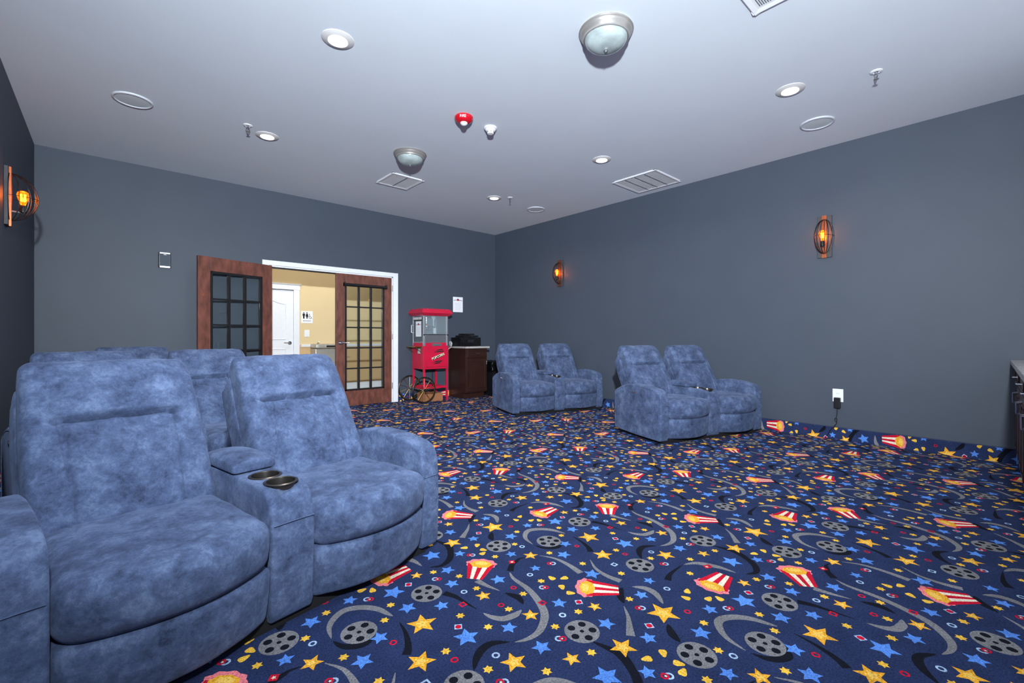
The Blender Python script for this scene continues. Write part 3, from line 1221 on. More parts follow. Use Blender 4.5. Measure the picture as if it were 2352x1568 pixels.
# ------------------------------------------------------------------ ceiling fixtures
def downlight(x, y, label, first=[None]):
    if first[0] is None:
        t = thing('recessed_downlight', label, 'ceiling light', (x, y, ZC), 0, 'lit recessed downlights')
        MB().lathe([(.060, -.004), (.061, -.012), (.066, -.015), (.092, -.009), (.103, -.004), (.104, -.0002), (.06, -.0002)], 36).build('trim_ring', M_NICKEL if 0 else mat('satin_trim', (206, 204, 205), .45, 0., noise_amt=.02), t, True)
        MB().lathe([(.0001, -.009), (.045, -.0085), (.0605, -.006), (.0605, -.002), (.0001, -.002)], 32).build('lens', M_LENS, t, True)
        first[0] = t
    else:
        t = dup(first[0], (x, y, ZC), 0, label)
    light('downlight_lamp', 'AREA', (x, y, ZC - .02), 9, (1.0, .93, .84), shape='DISK', size=.11, spread=R(150)).parent = None
    return t


downlight(1.138, 3.022, 'large lit recessed downlight nearest the camera on the left')
downlight(1.162, 4.938, 'lit recessed downlight beside the left sprinkler head')
downlight(4.09, 1.205, 'lit recessed downlight at right, above the round speaker near the right wall')
downlight(4.113, 3.087, 'lit recessed downlight left of the four-section return vent')
downlight(4.095, 4.959, 'lit recessed downlight farthest away, near the room corner')


def speaker(x, y, label, first=[None]):
    if first[0] is None:
        t = thing('ceiling_speaker', label, 'speaker', (x, y, ZC), 0, 'round ceiling speakers')
        MB().lathe([(.118, -.003), (.119, -.010), (.126, -.013), (.134, -.009), (.136, -.0002), (.118, -.0002)], 44).build('bezel', mat('satin_white_bezel', (198, 203, 212), .6, noise_amt=.02), t, True)
        MB().lathe([(.0001, -.0085), (.08, -.008), (.118, -.006), (.118, -.001), (.0001, -.001)], 40).build('grille', M_GREYGL, t, True)
        first[0] = t
    else:
        t = dup(first[0], (x, y, ZC), 0, label)
    return t


speaker(.143, 4.941, 'round flush ceiling speaker at far left')
speaker(4.908, 1.223, 'round flush ceiling speaker at right, near the right wall')
speaker(4.94, 4.963, 'small-looking round ceiling speaker above the room corner')


def dome(x, y, label, first=[None]):
    if first[0] is None:
        t = thing('dome_ceiling_lamp', label, 'ceiling lamp', (x, y, ZC), 0, 'unlit dome ceiling lamps')
        MB().lathe([(.15, -.0002), (.172, -.0005), (.176, -.008), (.172, -.014), (.168, -.016), (.166, -.022), (.160, -.030), (.150, -.042), (.146, -.050), (.147, -.055), (.143, -.058), (.138, -.055), (.138, -.02)], 56).build('metal_pan', M_NICKEL, t, True, 50)
        MB().lathe([(.138, -.050), (.136, -.062), (.128, -.078), (.112, -.094), (.088, -.107), (.058, -.116), (.028, -.120), (.001, -.121)], 48).build('glass_bowl', M_ALAB, t, True)
        MB().lathe([(.001, -.118), (.013, -.119), (.015, -.125), (.011, -.130), (.006, -.132), (.007, -.137), (.001, -.140)], 18).build('finial', M_ALU, t, True)
        first[0] = t
    else:
        t = dup(first[0], (x, y, ZC), 0, label)
    return t


dome(2.41, 1.775, 'large unlit dome lamp with nickel rim near the top of the photo')
dome(2.432, 4.38, 'smaller-looking unlit dome lamp beside the two-section vent')

fa = thing('fire_alarm', 'red round FIRE strobe alarm on the ceiling', 'alarm', (2.39, 3.325, ZC))
MB().lathe([(.080, -.0002), (.084, -.006), (.083, -.018), (.074, -.034), (.058, -.047), (.040, -.054), (.001, -.056)], 36).build('housing', M_REDPL, fa, True)
MB().lathe([(.030, -.052), (.029, -.064), (.022, -.073), (.012, -.078), (.001, -.079)], 20).build('strobe_lens', mat('clear_strobe', (225, 230, 232), .08, noise_amt=.25, noise_scale=90, coat=1.), fa, True)
MB().lathe([(.031, -.053), (.034, -.054), (.034, -.060), (.030, -.061)], 20).build('lens_ring', M_WHITE, fa, True)
tt = text('lettering', 'FIRE', .032, M_WHITE, fa, (-.0495, -.0555, -.0265), (0, 0, 0))
# the word curves round the sloping side that faces the room's front corner
_n = Vector((-.667 * .80, -.745 * .80, -.60)).normalized()
_x = Vector((.745, -.667, 0))
_y = _n.cross(_x)
tt.matrix_local = Matrix.Translation(Vector((-.667 * .0775, -.745 * .0775, -.0275))) @ Matrix((_x, _y, _n)).transposed().to_4x4()

sd = thing('smoke_detector', 'white smoke detector right of the red alarm', 'detector', (2.70, 3.325, ZC))
MB().lathe([(.060, -.0002), (.062, -.008), (.060, -.016), (.050, -.020), (.047, -.030), (.040, -.036), (.030, -.038)], 32).build('base', M_WHITE, sd, True)
MB().lathe([(.030, -.036), (.031, -.054), (.027, -.060), (.001, -.062)], 24).build('sensor_head', M_WHITE, sd, True)
for k in range(6):
    a = k * PI / 3
    c, s = math.cos(a), math.sin(a)
    B(-.004, .004, -.003, .001, -.050, -.042).build('slot', M_GREYPL, sd).matrix_local = Matrix.Translation((.031 * c, .031 * s, 0)) @ Matrix.Rotation(a + PI / 2, 4, 'Z')


def sprinkler(x, y, label, first=[None]):
    if first[0] is None:
        t = thing('fire_sprinkler', label, 'sprinkler', (x, y, ZC), 0, 'pendent fire sprinklers')
        MB().lathe([(.020, -.0002), (.039, -.001), (.037, -.006), (.022, -.010), (.020, -.004)], 24).build('escutcheon', M_WHITE, t, True)
        m = MB().cyl((0, 0, 0), (0, 0, -.022), .012)
        for s in (-1, 1):
            m.tube([(s * .011, 0, -.02), (s * .017, 0, -.032), (s * .010, 0, -.046), (s * .002, 0, -.052)], .0028, 6)
        m.cyl((0, 0, -.02), (0, 0, -.048), .003)
        m.build('frame', M_CHROME, t, True)
        d = MB().cyl((0, 0, -.052), (0, 0, -.058), .004, .006)
        for k in range(8):
            a = k * PI / 4
            d.box(-.016, .016, -.0022, .0022, -.060, -.0585) if k == 0 else None
        d.lathe([(.001, -.058), (.017, -.0592), (.017, -.0605), (.001, -.061)], 16)
        d.build('deflector', M_NICKEL, t, True)
        first[0] = t
    else:
        t = dup(first[0], (x, y, ZC), R(40), label)
    return t


sprinkler(.967, 4.81, 'pendent sprinkler head beside the left-hand downlight')
sprinkler(4.287, .69, 'pendent sprinkler head at upper right of the ceiling')
sprinkler(4.258, 4.80, 'tiny pendent sprinkler head beside the farthest downlight')


def vent(name, label, x0, x1, y0, y1, bars, axis, louv=False):
    cx, cy = (x0 + x1) / 2, (y0 + y1) / 2
    t = thing(name, label, 'air vent', (cx, cy, ZC))
    a, b = (x1 - x0) / 2, (y1 - y0) / 2
    fw = .038
    fm = MB()
    for s in (-1, 1):
        fm.prism([(s * a, -.0002), (s * a, -.006), (s * (a - .010), -.014), (s * (a - fw), -.010), (s * (a - fw), -.0002)], -b, b, 'y')
        fm.prism([(s * b, -.0002), (s * b, -.006), (s * (b - .010), -.014), (s * (b - fw), -.010), (s * (b - fw), -.0002)], -a, a, 'x')
    fm.build('frame', M_WHITE, t)
    B(-a + fw, a - fw, -b + fw, b - fw, -.003, -.0004).build('backing', mat('vent_void', (120, 124, 134), .8, noise_amt=.05), t)
    ia, ib = a - fw, b - fw
    # grille: dark strips for slot gaps on a plate, else separate blades
    if louv:
        B(-ia, ia, -ib, ib, -.0095, -.0035).build('grille_plate', M_WHITE, t)
        n = 26
        for k in range(n):
            y = -ib + .014 + (2 * ib - .028) * (k + .5) / n
            B(-ia + .02, ia - .02, y - .0032, y + .0032, -.0098, -.0090).build('dark_slot', M_GREYPL, t)  # darkness of the gap between slats, put on as a strip
    else:
        L_, other = (ia, ib) if axis == 'y' else (ib, ia)
        n = 26
        lm = MB()
        for k in range(n):
            p = -L_ + 2 * L_ * (k + .5) / n
            q = 2 * L_ / n * .42
            if axis == 'y':
                lm.box(p - q, p + q, -ib, ib, -.0085, -.0075)
            else:
                lm.box(-ia, ia, p - q, p + q, -.0085, -.0075)
        o = lm.build('louvre_blades', M_WHITE, t)
        o['kind'] = 'stuff'
        for k in range(bars):
            p = -L_ + 2 * L_ * (k + 1) / (bars + 1)
            if axis == 'y':
                B(p - .005, p + .005, -ib, ib, -.0125, -.004).build('divider', M_GREYPL, t)
            else:
                B(-ia, ia, p - .005, p + .005, -.0125, -.004).build('divider', M_GREYPL, t)
    return t


vent('ceiling_vent', 'white two-section ceiling vent below the farther dome lamp', 2.54, 2.98, 5.0, 5.465, 1, 'y')
vent('ceiling_vent', 'white four-section ceiling return vent beside the right wall', 4.816, 5.43, 2.83, 3.455, 3, 'x')
vent('exhaust_fan_cover', 'louvred exhaust fan cover cut off by the top edge', 2.56, 2.968, .665, 1.075, 0, 'x', True)


# ------------------------------------------------------------------ wall sconces (built facing -x, wall at x=0)
def sconce():
    t = thing('wall_sconce', 'copper and grey sconce', 'sconce', (0, 0, 0), 0, 'cage sconces with amber bulbs')
    hw2, hz = .064, .2175
    RB(-.022, -.0002, -hw2, hw2, -hz, hz, .003).build('back_board', M_GREYW, t)
    B(-.034, -.0221, -.021, .021, -hz - .004, hz + .004).build('copper_strip', M_COPPER, t)
    # half-oval wire cage
    cg = []
    n = 9
    for k in range(n):
        a = -PI / 2 + PI * k / (n - 1)
        pts = []
        for j in range(17):
            b = -PI / 2 + PI * j / 16
            r = .150 * math.cos(b)
            wy = .085 * math.cos(b)
            pts.append((-.024 - r * math.cos(a) * 1.0, wy * math.sin(a), .178 * math.sin(b)))
        MB().tube(pts, .0026, 5).build('cage_wire', M_BLACK, t, True)
    MB().tube([(-.024 - .150 * math.cos(-PI / 2 + PI * k / 12), .085 * math.sin(-PI / 2 + PI * k / 12), 0) for k in range(13)], .0024, 5).build('cage_hoop', M_BLACK, t, True)
    bx = -.092
    m = MB().tube([(-.03, 0, -.105), (bx, 0, -.108)], .006, 8)
    m.build('arm', M_NICKEL, t, True)
    MB().lathe([(.012, -.112), (.020, -.106), (.020, -.062), (.017, -.056), (.014, -.052)], 18, (bx, 0, 0)).build('socket', M_BLACK, t, True)
    bl = MB().lathe([(.013, -.054), (.016, -.044), (.024, -.018), (.033, .012), (.035, .028), (.030, .044), (.018, .055), (.001, .059)], 20, (bx, 0, 0)).build('bulb', M_AMBER, t, True)
    f = MB()
    for k in range(6):
        a = k * PI / 3
        f.cyl((bx + .010 * math.cos(a), .010 * math.sin(a), -.022), (bx + .015 * math.cos(a), .015 * math.sin(a), .032), .0028, n=6)
    f.build('filament', M_FIL, bl)
    return t


def sconce_lamp(x, y, z):
    light('sconce_lamp', 'POINT', (x, y, z), 1.0, (1.0, .42, .10), shadow_soft_size=.03)


s1 = sconce()
s1.location = (XR, 1.325, 2.105)
s1['label'] = 'cage sconce with glowing amber bulb on the right wall, nearer one'
dup(s1, (XR, 5.04, 2.118), 0, 'cage sconce with glowing amber bulb on the right wall near the corner')
dup(s1, (XL, 5.02, 2.105), PI, 'cage sconce with glowing amber bulb on the dark left wall')
for x, y in ((XR - .092, 1.325), (XR - .092, 5.04), (XL + .092, 5.02)):
    sconce_lamp(x, y, 2.12)

# ------------------------------------------------------------------ small wall things
kp = thing('wall_reader', 'small grey wall unit with black sides left of the open door', 'wall unit', (.485, YB, 1.97))
RB(-.060, .060, -.032, -.0002, -.090, .090, .006).build('case', M_BLKPL, kp)
RB(-.046, .050, -.036, -.030, -.074, .074, .002).build('face', mat('slate_plastic', (76, 84, 95), .75, noise_amt=.04, spec=.2), kp)
B(-.046, .050, -.037, -.030, .074, .088).build('trim_bar', M_CHROME, kp)
B(-.046, .050, -.037, -.030, -.090, -.072).build('trim_bar', M_CHROME, kp)
B(-.012, .014, -.0375, -.0355, .060, .066).build('name_strip', M_WHITE, kp)


def notice_art(root, w, h, y):
    """popcorn crest and lines of small print on a sheet facing -y"""
    cz = h * .30
    m = MB()
    for s in (-1, 1):
        for k in range(3):
            a = .35 + .35 * k
            x, z = s * w * (.17 + .10 * k), cz - h * .03 + h * .035 * (2 - k) * .3
            m.prism([(x - w * .07, z), (x, z - h * .018), (x + w * .07, z + h * .012), (x, z + h * .026)], y - .0006, y - .0002, 'y')
    m.build('crest_ribbon', M_INK, root)
    MB().prism([(-w * .11, cz - h * .05), (w * .11, cz - h * .05), (w * .15, cz + h * .02), (-w * .15, cz + h * .02)], y - .0012, y - .0007, 'y').build('crest_box', M_INKRED, root)
    MB().prism([(w * .10 * math.cos(t), cz + h * .05 + h * .035 * math.sin(t) * (1 + .2 * math.cos(5 * t))) for t in [2 * PI * k / 14 for k in range(14)]], y - .0012, y - .0007, 'y').build('crest_top', M_INK, root)
    ln = MB()
    for k in range(6):
        z = h * .08 - k * h * .085
        ww = w * (.34 - .04 * (k % 3))
        ln.box(-ww, ww, y - .0006, y - .0002, z, z + h * .008)
    ln.build('print_lines', M_INKGREY, root)


pn = thing('paper_notice', 'white paper notice with a red crest pinned to the wall above the cabinet', 'notice', (4.72, YB, 1.65))
RB(-.108, .108, -.003, -.0004, -.137, .137, .001).build('sheet', M_PAPER, pn)
notice_art(pn, .216, .274, -.003)

ol = thing('wall_outlet', 'white wall outlet plate low on the right wall', 'outlet', (XR, 1.212, .455))
RB(-.006, -.0002, -.046, .046, -.066, .066, .002).build('face_plate', M_WHITE, ol)
RB(-.009, -.005, -.017, .017, .006, .034, .001).build('socket', M_WHITE, ol)
for yy in (-.006, .006):
    B(-.0096, -.0088, yy - .001, yy + .001, .016, .026).build('slot', M_BLACK, ol)
ad = thing('power_adapter', 'black power adapter with its cord hanging from the wall outlet', 'adapter', (XR, 1.212, .40))
RB(-.045, -.0065, -.026, .028, -.075, .034, .005).build('adapter_body', M_BLKPL, ad)
cp = [(-.03, 0, -.073), (-.03, .002, -.12), (-.028, .004, -.15), (-.03, .012, -.185), (-.03, .004, -.205), (-.03, .008, -.235), (-.032, .03, -.27), (-.034, .06, -.31), (-.03, .075, -.345), (-.026, .09, -.375)]
MB().tube([tuple(p) for p in catmull([np.array(p) for p in cp], 4)], .0035, 6).build('cord', M_BLKPL, ad, True)
MB().tube([(-.03, .012 + .010 * math.cos(t), -.195 + .018 * math.sin(t)) for t in [2 * PI * k / 12 for k in range(12)]], .0032, 5, True).build('cord_loop', M_BLKPL, ad, True)

# ------------------------------------------------------------------ far base cabinet with electronics
CX0, CX1, CY0, CY1, CH = 4.51, 4.98, 6.22, YB - .016, .865
cb = thing('base_cabinet', 'dark espresso base cabinet beside the popcorn cart', 'cabinet')
B(CX0, CX1, CY0 + .02, CY1, .10, CH).build('carcass', M_ESP, cb)
B(CX0 + .005, CX1 - .005, CY0 + .09, CY1, 0, .10).build('toe_kick', M_ESP, cb)


def shaker(root, name, x0, x1, y, z0, z1, sgn=-1, fr=.055):
    """raised panel door or drawer front, outer face at y (towards -y when sgn=-1)"""
    t = .02
    o = MB()
    ya, yb = (y, y + t) if sgn < 0 else (y - t, y)
    o.rbox(x0, x1, ya, yb, z0, z1, .003)
    d = o.build(name, M_ESP, root)
    pm = MB()
    f = .004
    pts = [(x0 + fr, z0 + fr), (x1 - fr, z0 + fr), (x1 - fr, z1 - fr), (x0 + fr, z1 - fr)]
    pm.tube([(p[0], y + sgn * .001, p[1]) for p in pts], .006, 6, True)
    pm.build('panel_bead', M_ESP, d, True)
    g = fr + .03
    if z1 - z0 > .3:
        RB(x0 + g, x1 - g, min(y, y + sgn * .004), max(y, y + sgn * .004) + .0001, z0 + g, z1 - g, .0019).build('raised_panel', M_ESP, d)
    return d


dr = shaker(cb, 'drawer', CX0 + .03, CX1 - .012, CY0, .70, .845, fr=.03)
MB().tube([(4.69, CY0 - .001, .775), (4.70, CY0 - .025, .775), (4.79, CY0 - .025, .775), (4.80, CY0 - .001, .775)], .004, 8).build('pull', M_CHROME, dr, True)
dd = shaker(cb, 'door', CX0 + .03, CX1 - .012, CY0, .125, .685, fr=.05)
MB().tube([(CX1 - .035, CY0 - .001, .57), (CX1 - .035, CY0 - .025, .575), (CX1 - .035, CY0 - .025, .645), (CX1 - .035, CY0 - .001, .65)], .004, 8).build('pull', M_CHROME, dd, True)
tag(RB(CX0 - .03, CX1 + .03, CY0 - .03, YB - .001, CH, CH + .032, .004).build('granite_worktop', M_GRAN), 'speckled grey granite top on the espresso cabinet', 'countertop')
CT = CH + .032


def av_box(name, label, x0, x1, y0, y1, z0, z1, knobs):
    t = thing(name, label, 'electronics', ((x0 + x1) / 2, y0, z0))
    w = (x1 - x0) / 2
    h = z1 - z0
    RB(-w, w, .006, y1 - y0, .008, h, .003).build('chassis', M_BLKPL, t)
    RB(-w - .002, w + .002, 0, .0055, .008, h, .002).build('front_panel', mat('gloss_black', (16, 16, 19), .12, noise_amt=.05), t)
    for sx in (-1, 1):
        for yy in (.03, y1 - y0 - .03):
            MB().cyl((sx * (w - .04), yy, 0), (sx * (w - .04), yy, .008), .014).build('foot', M_BLKPL, t)
    B(-w * .3, w * .3, -.0006, 0, h * .45, h * .75).build('display', mat('display_glass', (30, 32, 38), .1, noise_amt=.05), t)
    for k in knobs:
        MB().cyl((k * w, 0, h * .5), (k * w, -.012, h * .5), min(h * .18, .018), n=16).build('knob', M_BLKPL, t, True)
    MB().cyl((-w * .55, 0, h * .35), (-w * .55, -.002, h * .35), .003, n=8).build('indicator', M_CHROME, t)
    return t


av_box('stereo_receiver', 'large black audio receiver at the bottom of the electronics stack', 4.535, 4.97, 6.40, 6.70, CT, CT + .155, (-.8, .8))
av_box('disc_player', 'slim black media player in the middle of the electronics stack', 4.60, 4.93, 6.42, 6.66, CT + .155, CT + .190, ())
av_box('streaming_box', 'smallest black box on top of the electronics stack', 4.64, 4.86, 6.44, 6.62, CT + .190, CT + .222, ())

bg = thing('popcorn_bag_bundle', 'crumpled striped bag bundle on the granite top left of the receiver', 'bag', (4.502, 6.665, CT))


def crumple(q, p0):
    n = .012
    return Vector((q.x + n * fbm(q, 30), q.y + n * fbm(q + Vector((5, 0, 0)), 30), max(0, q.z + n * fbm(q + Vector((0, 7, 0)), 30))))


MB().rbox(-.012, .016, -.035, .04, 0, .085, .012, n=(8, 8, 10), fn=crumple).build('bag_body', mat('printed_bag', (168, 168, 172), .5, noise_amt=.6, noise_scale=70), bg, True, 60)

# waste bin with a bag over its rim
wbn = thing('waste_bin', 'black waste bin lined with a shiny black bag beside the cabinet', 'bin', (5.235, 6.40, 0))
prof = []
def taper(q, p0):
    k = .86 + .14 * q.z / .60
    return Vector((q.x * k, q.y * k, q.z))
MB().rbox(-.16, .16, -.20, .20, 0, .60, .03, n=(6, 6, 6), fn=taper).build('bin_body', M_BLKPL, wbn, True, 60)
def drape(q, p0):
    n = .012
    k = 1 + .05 * fbm(q, 22)
    return Vector((q.x * k + n * fbm(q, 40), q.y * k + n * fbm(q, 37), q.z + n * 1.5 * fbm((q.x, q.y, 1), 25)))
MB().rbox(-.175, .175, -.215, .215, .44, .625, .02, n=(26, 26, 14), fn=drape).build('liner_bag', M_BAG, wbn, True, 80)

# ------------------------------------------------------------------ popcorn cart
PX0, PX1, PY0, PY1 = 3.767, 4.235, 6.345, 6.715
pc = thing('popcorn_cart', 'red old-fashioned popcorn machine cart with two spoked wheels', 'popcorn machine')
for x in (PX0, PX1 - .03):
    for y in (PY0, PY1 - .03):
        z0 = 0 if x > 4 else .19
        RB(x, x + .03, y, y + .03, z0, .54, .003).build('leg', M_RED, pc)
for y in (PY0 + .004, PY1 - .026):
    B(PX0 + .03, PX1 - .03, y, y + .022, .215, .25).build('stretcher', M_RED, pc)
for x in (PX0 + .004, PX1 - .026):
    B(x, x + .022, PY0 + .03, PY1 - .03, .205, .24).build('stretcher', M_RED, pc)
RB(PX0 - .004, PX1 + .004, PY0 - .004, PY1 + .004, .535, .90, .006).build('cart_box', M_RED, pc)
B(PX0 + .03, PX1 - .03, PY0 - .0055, PY0 - .003, .565, .572).build('door_seam', mat('red_shadow_seam', (120, 16, 36), .5, noise_amt=.05), pc)
RB(PX0 + .002, PX1 - .002, PY0 + .002, PY1 - .002, .90, .965, .004).build('machine_base', M_RED, pc)
dw = RB(3.925, 4.105, PY0 - .006, PY0 + .004, .912, .952, .002).build('kernel_drawer', M_SMOKE, pc)
MB().sphere((4.02, PY0 - .010, .932), .008, 10, 8).build('knob', M_CHROME, dw, True)
GZ0, GZ1 = .962, 1.415
for x in (PX0, PX1 - .034):
    for y in (PY0, PY1 - .034):
        RB(x, x + .034, y, y + .034, GZ0 - .05, GZ1, .004).build('corner_post', M_ALU, pc)
for z in (GZ0, GZ1 - .02):
    B(PX0 + .004, PX0 + .016, PY0 + .034, PY1 - .034, z, z + .022).build('glass_rail', M_ALU, pc)
for a in ((PX0 + .034, PX1 - .034, PY0 + .010, PY0 + .013, 1.10, GZ1), (PX0 + .034, PX1 - .034, PY1 - .013, PY1 - .010, GZ0, GZ1),
          (PX0 + .008, PX0 + .011, PY0 + .034, PY1 - .034, GZ0, GZ1), (PX1 - .011, PX1 - .008, PY0 + .034, PY1 - .034, GZ0, GZ1)):
    B(*a).build('glass_panel', M_ACRYL, pc)
B(PX0 + .034, PX1 - .034, PY0 + .006, PY0 + .012, GZ0, 1.10).build('front_tray_panel', M_SMOKE, pc)
MB().cyl((PX0 + .02, PY0 + .004, 1.10), (PX1 - .02, PY0 + .004, 1.10), .005).build('tray_bar', M_BLACK, pc)
for k, x in enumerate((PX0 - .002, PX1 - .02)):
    MB().cyl((x + .01, PY0 - .006, 1.095), (x + .01, PY0 + .006, 1.095), .012).build('tray_knob', M_BLACK, pc, True)
# canopy: flares to a ridge then slopes back to the top
cy = MB()
lev = [(.0, 1.405), (.012, 1.408), (.058, 1.452), (.030, 1.505), (.012, 1.522), (-.10, 1.526)]
vs, fs = [], []
for e, z in lev:
    vs += [(PX0 - e, PY0 - e, z), (PX1 + e, PY0 - e, z), (PX1 + e, PY1 + min(e, .03), z), (PX0 - e, PY1 + min(e, .03), z)]
for i in range(len(lev) - 1):
    for k in range(4):
        a, b = i * 4 + k, i * 4 + (k + 1) % 4
        fs.append((a, b, b + 4, a + 4))
fs += [(3, 2, 1, 0), tuple(range(len(vs) - 4, len(vs)))]
cy.add(vs, fs).build('canopy', M_RED, pc)
for x in (3.83, 4.185):
    MB().sphere((x, PY0 - .024, 1.512), .006, 8, 6).build('canopy_stud', M_CHROME, pc, True)
# kettle, hanging rod and hopper inside
kt = MB().lathe([(.001, 1.175), (.06, 1.178), (.072, 1.20), (.072, 1.245), (.066, 1.25), (.001, 1.252)], 20, (3.93, 6.53, 0)).build('kettle', M_CHROME, pc, True)
MB().cyl((3.93, 6.53, 1.25), (3.93, 6.53, 1.41), .008).build('stir_rod', M_CHROME, kt, True)
MB().cyl((3.885, 6.50, 1.25), (3.885, 6.50, 1.36), .006).build('hanger_rod', M_CHROME, kt, True)
MB().tube([(3.99, 6.53, 1.225), (4.03, 6.50, 1.24), (4.05, 6.48, 1.22)], .008, 6).build('kettle_handle', M_BLACK, kt, True)
MB().cyl((3.90, 6.46, 1.255), (3.90, 6.46, 1.27), .018).build('oil_cap', M_REDPL, kt, True)
MB().lathe([(.012, 1.34), (.045, 1.405), (.04, 1.41), (.001, 1.41)], 14, (4.045, 6.50, 0)).cyl((4.045, 6.50, 1.22), (4.045, 6.50, 1.345), .010).build('lamp_housing', M_WHITE, pc, True)
MB().lathe([(.026, 1.115), (.028, 1.12), (.028, 1.205), (.024, 1.21)], 16, (4.05, 6.47, 0)).build('measuring_cup', M_WHITE, pc, True)
B(PX0 + .034, PX1 - .034, PY0 + .03, PY1 - .034, GZ0, GZ0 + .006).build('inner_floor', M_ALU, pc)
# popcorn awning art and side handle
aw = MB()
for k in range(7):
    a = PY0 + .05 + k * (PY1 - PY0 - .10) / 7
    b = a + (PY1 - PY0 - .10) / 7
    aw.prism([(a, 1.395), (b, 1.395), (b, 1.335), ((a + b) / 2, 1.322), (a, 1.335)], PX0 - .0035, PX0 - .001, 'x')
aw.build('awning_print', M_INK, pc)
aw = MB()
for k in range(7):
    a = PY0 + .05 + (k + .2) * (PY1 - PY0 - .10) / 7
    b = a + .55 * (PY1 - PY0 - .10) / 7
    aw.prism([(a, 1.385), (b, 1.385), (b, 1.35), ((a + b) / 2, 1.338), (a, 1.355)], PX0 - .006, PX0 - .004, 'x')
aw.build('awning_stripe', M_WHITE, pc)
MB().tube([(PX0 - .002, PY1 - .03, 1.13), (PX0 - .03, PY1 - .03, 1.135), (PX0 - .03, PY1 - .03, 1.255), (PX0 - .002, PY1 - .03, 1.26)], .007, 6).build('side_handle', M_WHITE, pc, True)
for z in (1.125, 1.35):
    RB(PX1 - .002, PX1 + .012, PY0 + .004, PY0 + .03, z - .02, z + .02, .003).build('hinge', M_CHROME, pc)
# fold-out side shelves
sh = MB().box(PX0 - .13, PX0 - .004, PY0 + .03, PY1 - .04, .895, .903)
sh.tube([(PX0 - .13, PY0 + .03, .90), (PX0 - .13, PY1 - .04, .90)], .006, 6)
sh.tube([(PX0 - .12, PY0 + .05, .895), (PX0 - .004, PY0 + .05, .80)], .004, 6)
sh.tube([(PX0 - .12, PY1 - .06, .895), (PX0 - .004, PY1 - .06, .80)], .004, 6)
sh.build('side_shelf', M_BRASS, pc)
s2 = MB().tube([(PX1, PY0 + .04, .90), (PX1 + .13, PY0 + .04, .895), (PX1 + .13, PY1 - .06, .895), (PX1, PY1 - .06, .90)], .004, 6)
s2.tube([(PX1 + .10, PY0 + .04, .895), (PX1, PY0 + .04, .83)], .004, 6)
s2.build('wire_shelf', M_CHROME, pc, True)
for (x, z) in ((3.81, .83), (3.835, .83), (3.81, .85), (3.835, .85), (3.81, .62), (3.835, .62), (3.81, .64), (3.835, .64)):
    MB().sphere((x, PY0 - .005, z), .004, 6, 4).build('rivet', M_CHROME, pc, True)
# crest: black flourishes round the slanted word
cr = MB()
cx, cz = 4.035, .735
for s in (-1, 1):
    for k, (w_, dz, dx) in enumerate(((.105, .080, .02), (.075, .108, .03))):
        x = cx + s * dx * .8
        z = cz + s * dz
        cr.prism([(x - w_, z - .012 + s * .004), (x - w_ * .2, z + .012), (x + w_, z + .018), (x + w_ * .8, z), (x, z - .006)], PY0 - .0065, PY0 - .0045, 'y')
for s in (-1, 1):
    cr.prism([(cx + s * .095 - .012, cz + s * .03 - .02), (cx + s * .095 + .01, cz + s * .03 - .012), (cx + s * .095 + .012, cz + s * .03 + .03), (cx + s * .095 - .01, cz + s * .03 + .02)], PY0 - .0065, PY0 - .0045, 'y')
cr.prism([(cx - .105, cz - .055), (cx + .095, cz + .012), (cx + .105, cz + .062), (cx - .095, cz - .002)], PY0 - .0070, PY0 - .0046, 'y')
cr.build('crest', M_INK, pc)
text('lettering', 'POPCORN', .058, mat('cream_lettering', (238, 226, 196), .6, noise_amt=.02), pc, (cx, PY0 - .0085, cz + .004), (PI / 2, -.325, 0), .0008, .92, .0012)
# left-side decal and leaflet
B(PX0 - .0055, PX0 - .004, PY0 + .08, PY0 + .19, .80, .89).build('side_decal', M_GREEN, pc)
MB().prism([(PY0 + .09, .79), (PY0 + .18, .79), (PY0 + .165, .87), (PY0 + .10, .86)], PX0 - .0075, PX0 - .006, 'x').build('side_print', mat('pale_print', (188, 196, 196), .6, noise_amt=.5, noise_scale=80), pc)
# spoked wheels and axle
MB().cyl((PX0 - .035, 6.262, .212), (PX0 - .035, 6.738, .212), .008).build('axle', M_CHROME, pc)
for yw in (6.272, 6.732):
    c = Vector((PX0 - .035, yw, .212))
    def circ(r, y=0):
        return [(c.x + r * math.cos(2 * PI * k / 48), c.y + y, c.z + r * math.sin(2 * PI * k / 48)) for k in range(48)]
    wl = MB().tube(circ(.203), .009, 8, True).build('wheel', M_BLKPL, pc, True)
    MB().tube(circ(.191), .006, 6, True).build('rim', M_BRASS, wl, True)
    for k in range(10):
        a = 2 * PI * k / 10 + .3
        MB().cyl((c.x + .02 * math.cos(a), c.y, c.z + .02 * math.sin(a)), (c.x + .19 * math.cos(a), c.y, c.z + .19 * math.sin(a)), .0035, n=6).build('spoke', M_BRASS, wl)
    MB().cyl((c.x, c.y - .022, c.z), (c.x, c.y + .02, c.z), .022, .022, 16).cyl((c.x, c.y - .034, c.z), (c.x, c.y - .022, c.z), .012, .018, 12).build('hub', M_CHROME, wl, True)
MB().tube([(4.15, PY1 - .01, .55), (4.16, PY1, .3), (4.15, PY1 + .005, .12), (4.19, PY1 - .01, .006)], .005, 6).build('power_cord', M_BLKPL, pc, True)
nt_ = thing('paper_sheet', 'white printed sheet taped to the glass side of the popcorn cart', 'notice', (PX0 - .008, (PY0 + PY1) / 2 - .035, 1.19), -PI / 2)
RB(-.085, .085, -.001, .001, -.125, .125, .0005).build('sheet', M_PAPER, nt_)
notice_art(nt_, .17, .25, -.001)
bxx = thing('cardboard_box', 'open brown cardboard box on the floor under the popcorn cart', 'box', (4.0, 6.53, 0))
bm_ = MB()
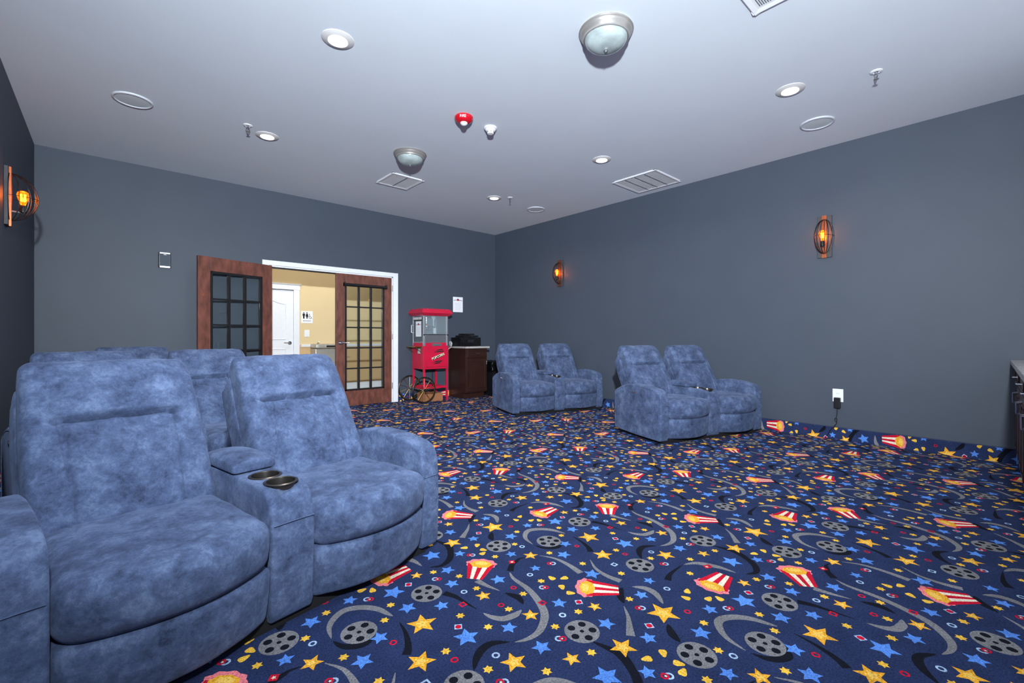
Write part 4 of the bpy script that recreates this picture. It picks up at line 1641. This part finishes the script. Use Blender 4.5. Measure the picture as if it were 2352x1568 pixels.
for a in ((-.17, .17, -.125, -.121, 0, .125), (-.17, .17, .121, .125, 0, .125), (-.17, -.166, -.121, .121, 0, .125), (.166, .17, -.121, .121, 0, .125), (-.166, .166, -.121, .121, 0, .004)):
    bm_.box(*a)
bm_.build('box_walls', M_CARD, bxx)
for sx, ang in ((-1, .5), (1, .35)):
    f = MB().box(-.165, .165, 0, .11, -.002, .002).build('flap', M_CARD, bxx)
    f.matrix_local = Matrix.Translation((0, sx * .123, .125)) @ Matrix.Rotation(PI if sx > 0 else 0, 4, 'Z') @ Matrix.Rotation(-ang * .4 + .08, 4, 'X')
RB(-.10, .06, -.09, .08, .005, .10, .02, n=(8, 8, 6), fn=crumple).build('crumpled_bag', mat('teal_plastic_bag', (92, 128, 128), .4, noise_amt=.3, noise_scale=30), bxx, True, 60)

# ------------------------------------------------------------------ counter run against the front wall (right edge of the photo)
rot = math.radians(1.3)
cr_ = thing('counter_cabinet', 'dark espresso counter cabinet at the right edge of the photo', 'cabinet', (5.56, .02, 0), rot)
Lc = 3.0
B(-Lc, -.01, -.62, -.05, .10, .83).build('carcass', M_ESP, cr_)
B(-Lc + .01, -.02, -.60, -.11, 0, .10).build('toe_kick', M_ESP, cr_)
for k in range(4):
    x1 = -.03 - k * .74
    x0 = x1 - .71
    dr = shaker(cr_, 'drawer', x0, x1, -.029, .68, .815, 1, .03)
    MB().tube([((x0 + x1) / 2 - .05, -.029, .747), ((x0 + x1) / 2 - .045, -.004, .747), ((x0 + x1) / 2 + .045, -.004, .747), ((x0 + x1) / 2 + .05, -.029, .747)], .005, 8).build('pull', M_CHROME, dr, True)
    for h in (0, 1):
        a = x0 + h * .357
        dd = shaker(cr_, 'door', a, a + .352, -.029, .12, .668, 1, .05)
        px_ = a + (.32 if h == 0 else .03)
        MB().tube([(px_, -.029, .55), (px_, -.004, .555), (px_, -.004, .625), (px_, -.029, .63)], .005, 8).build('pull', M_CHROME, dd, True)
tag(RB(-Lc - .02, .02, -.66, 0, .83, .865, .004).build('granite_countertop', M_GRAN, None, loc=(5.56, .02, 0), rz=rot), 'pale granite countertop at the right edge of the photo', 'countertop')
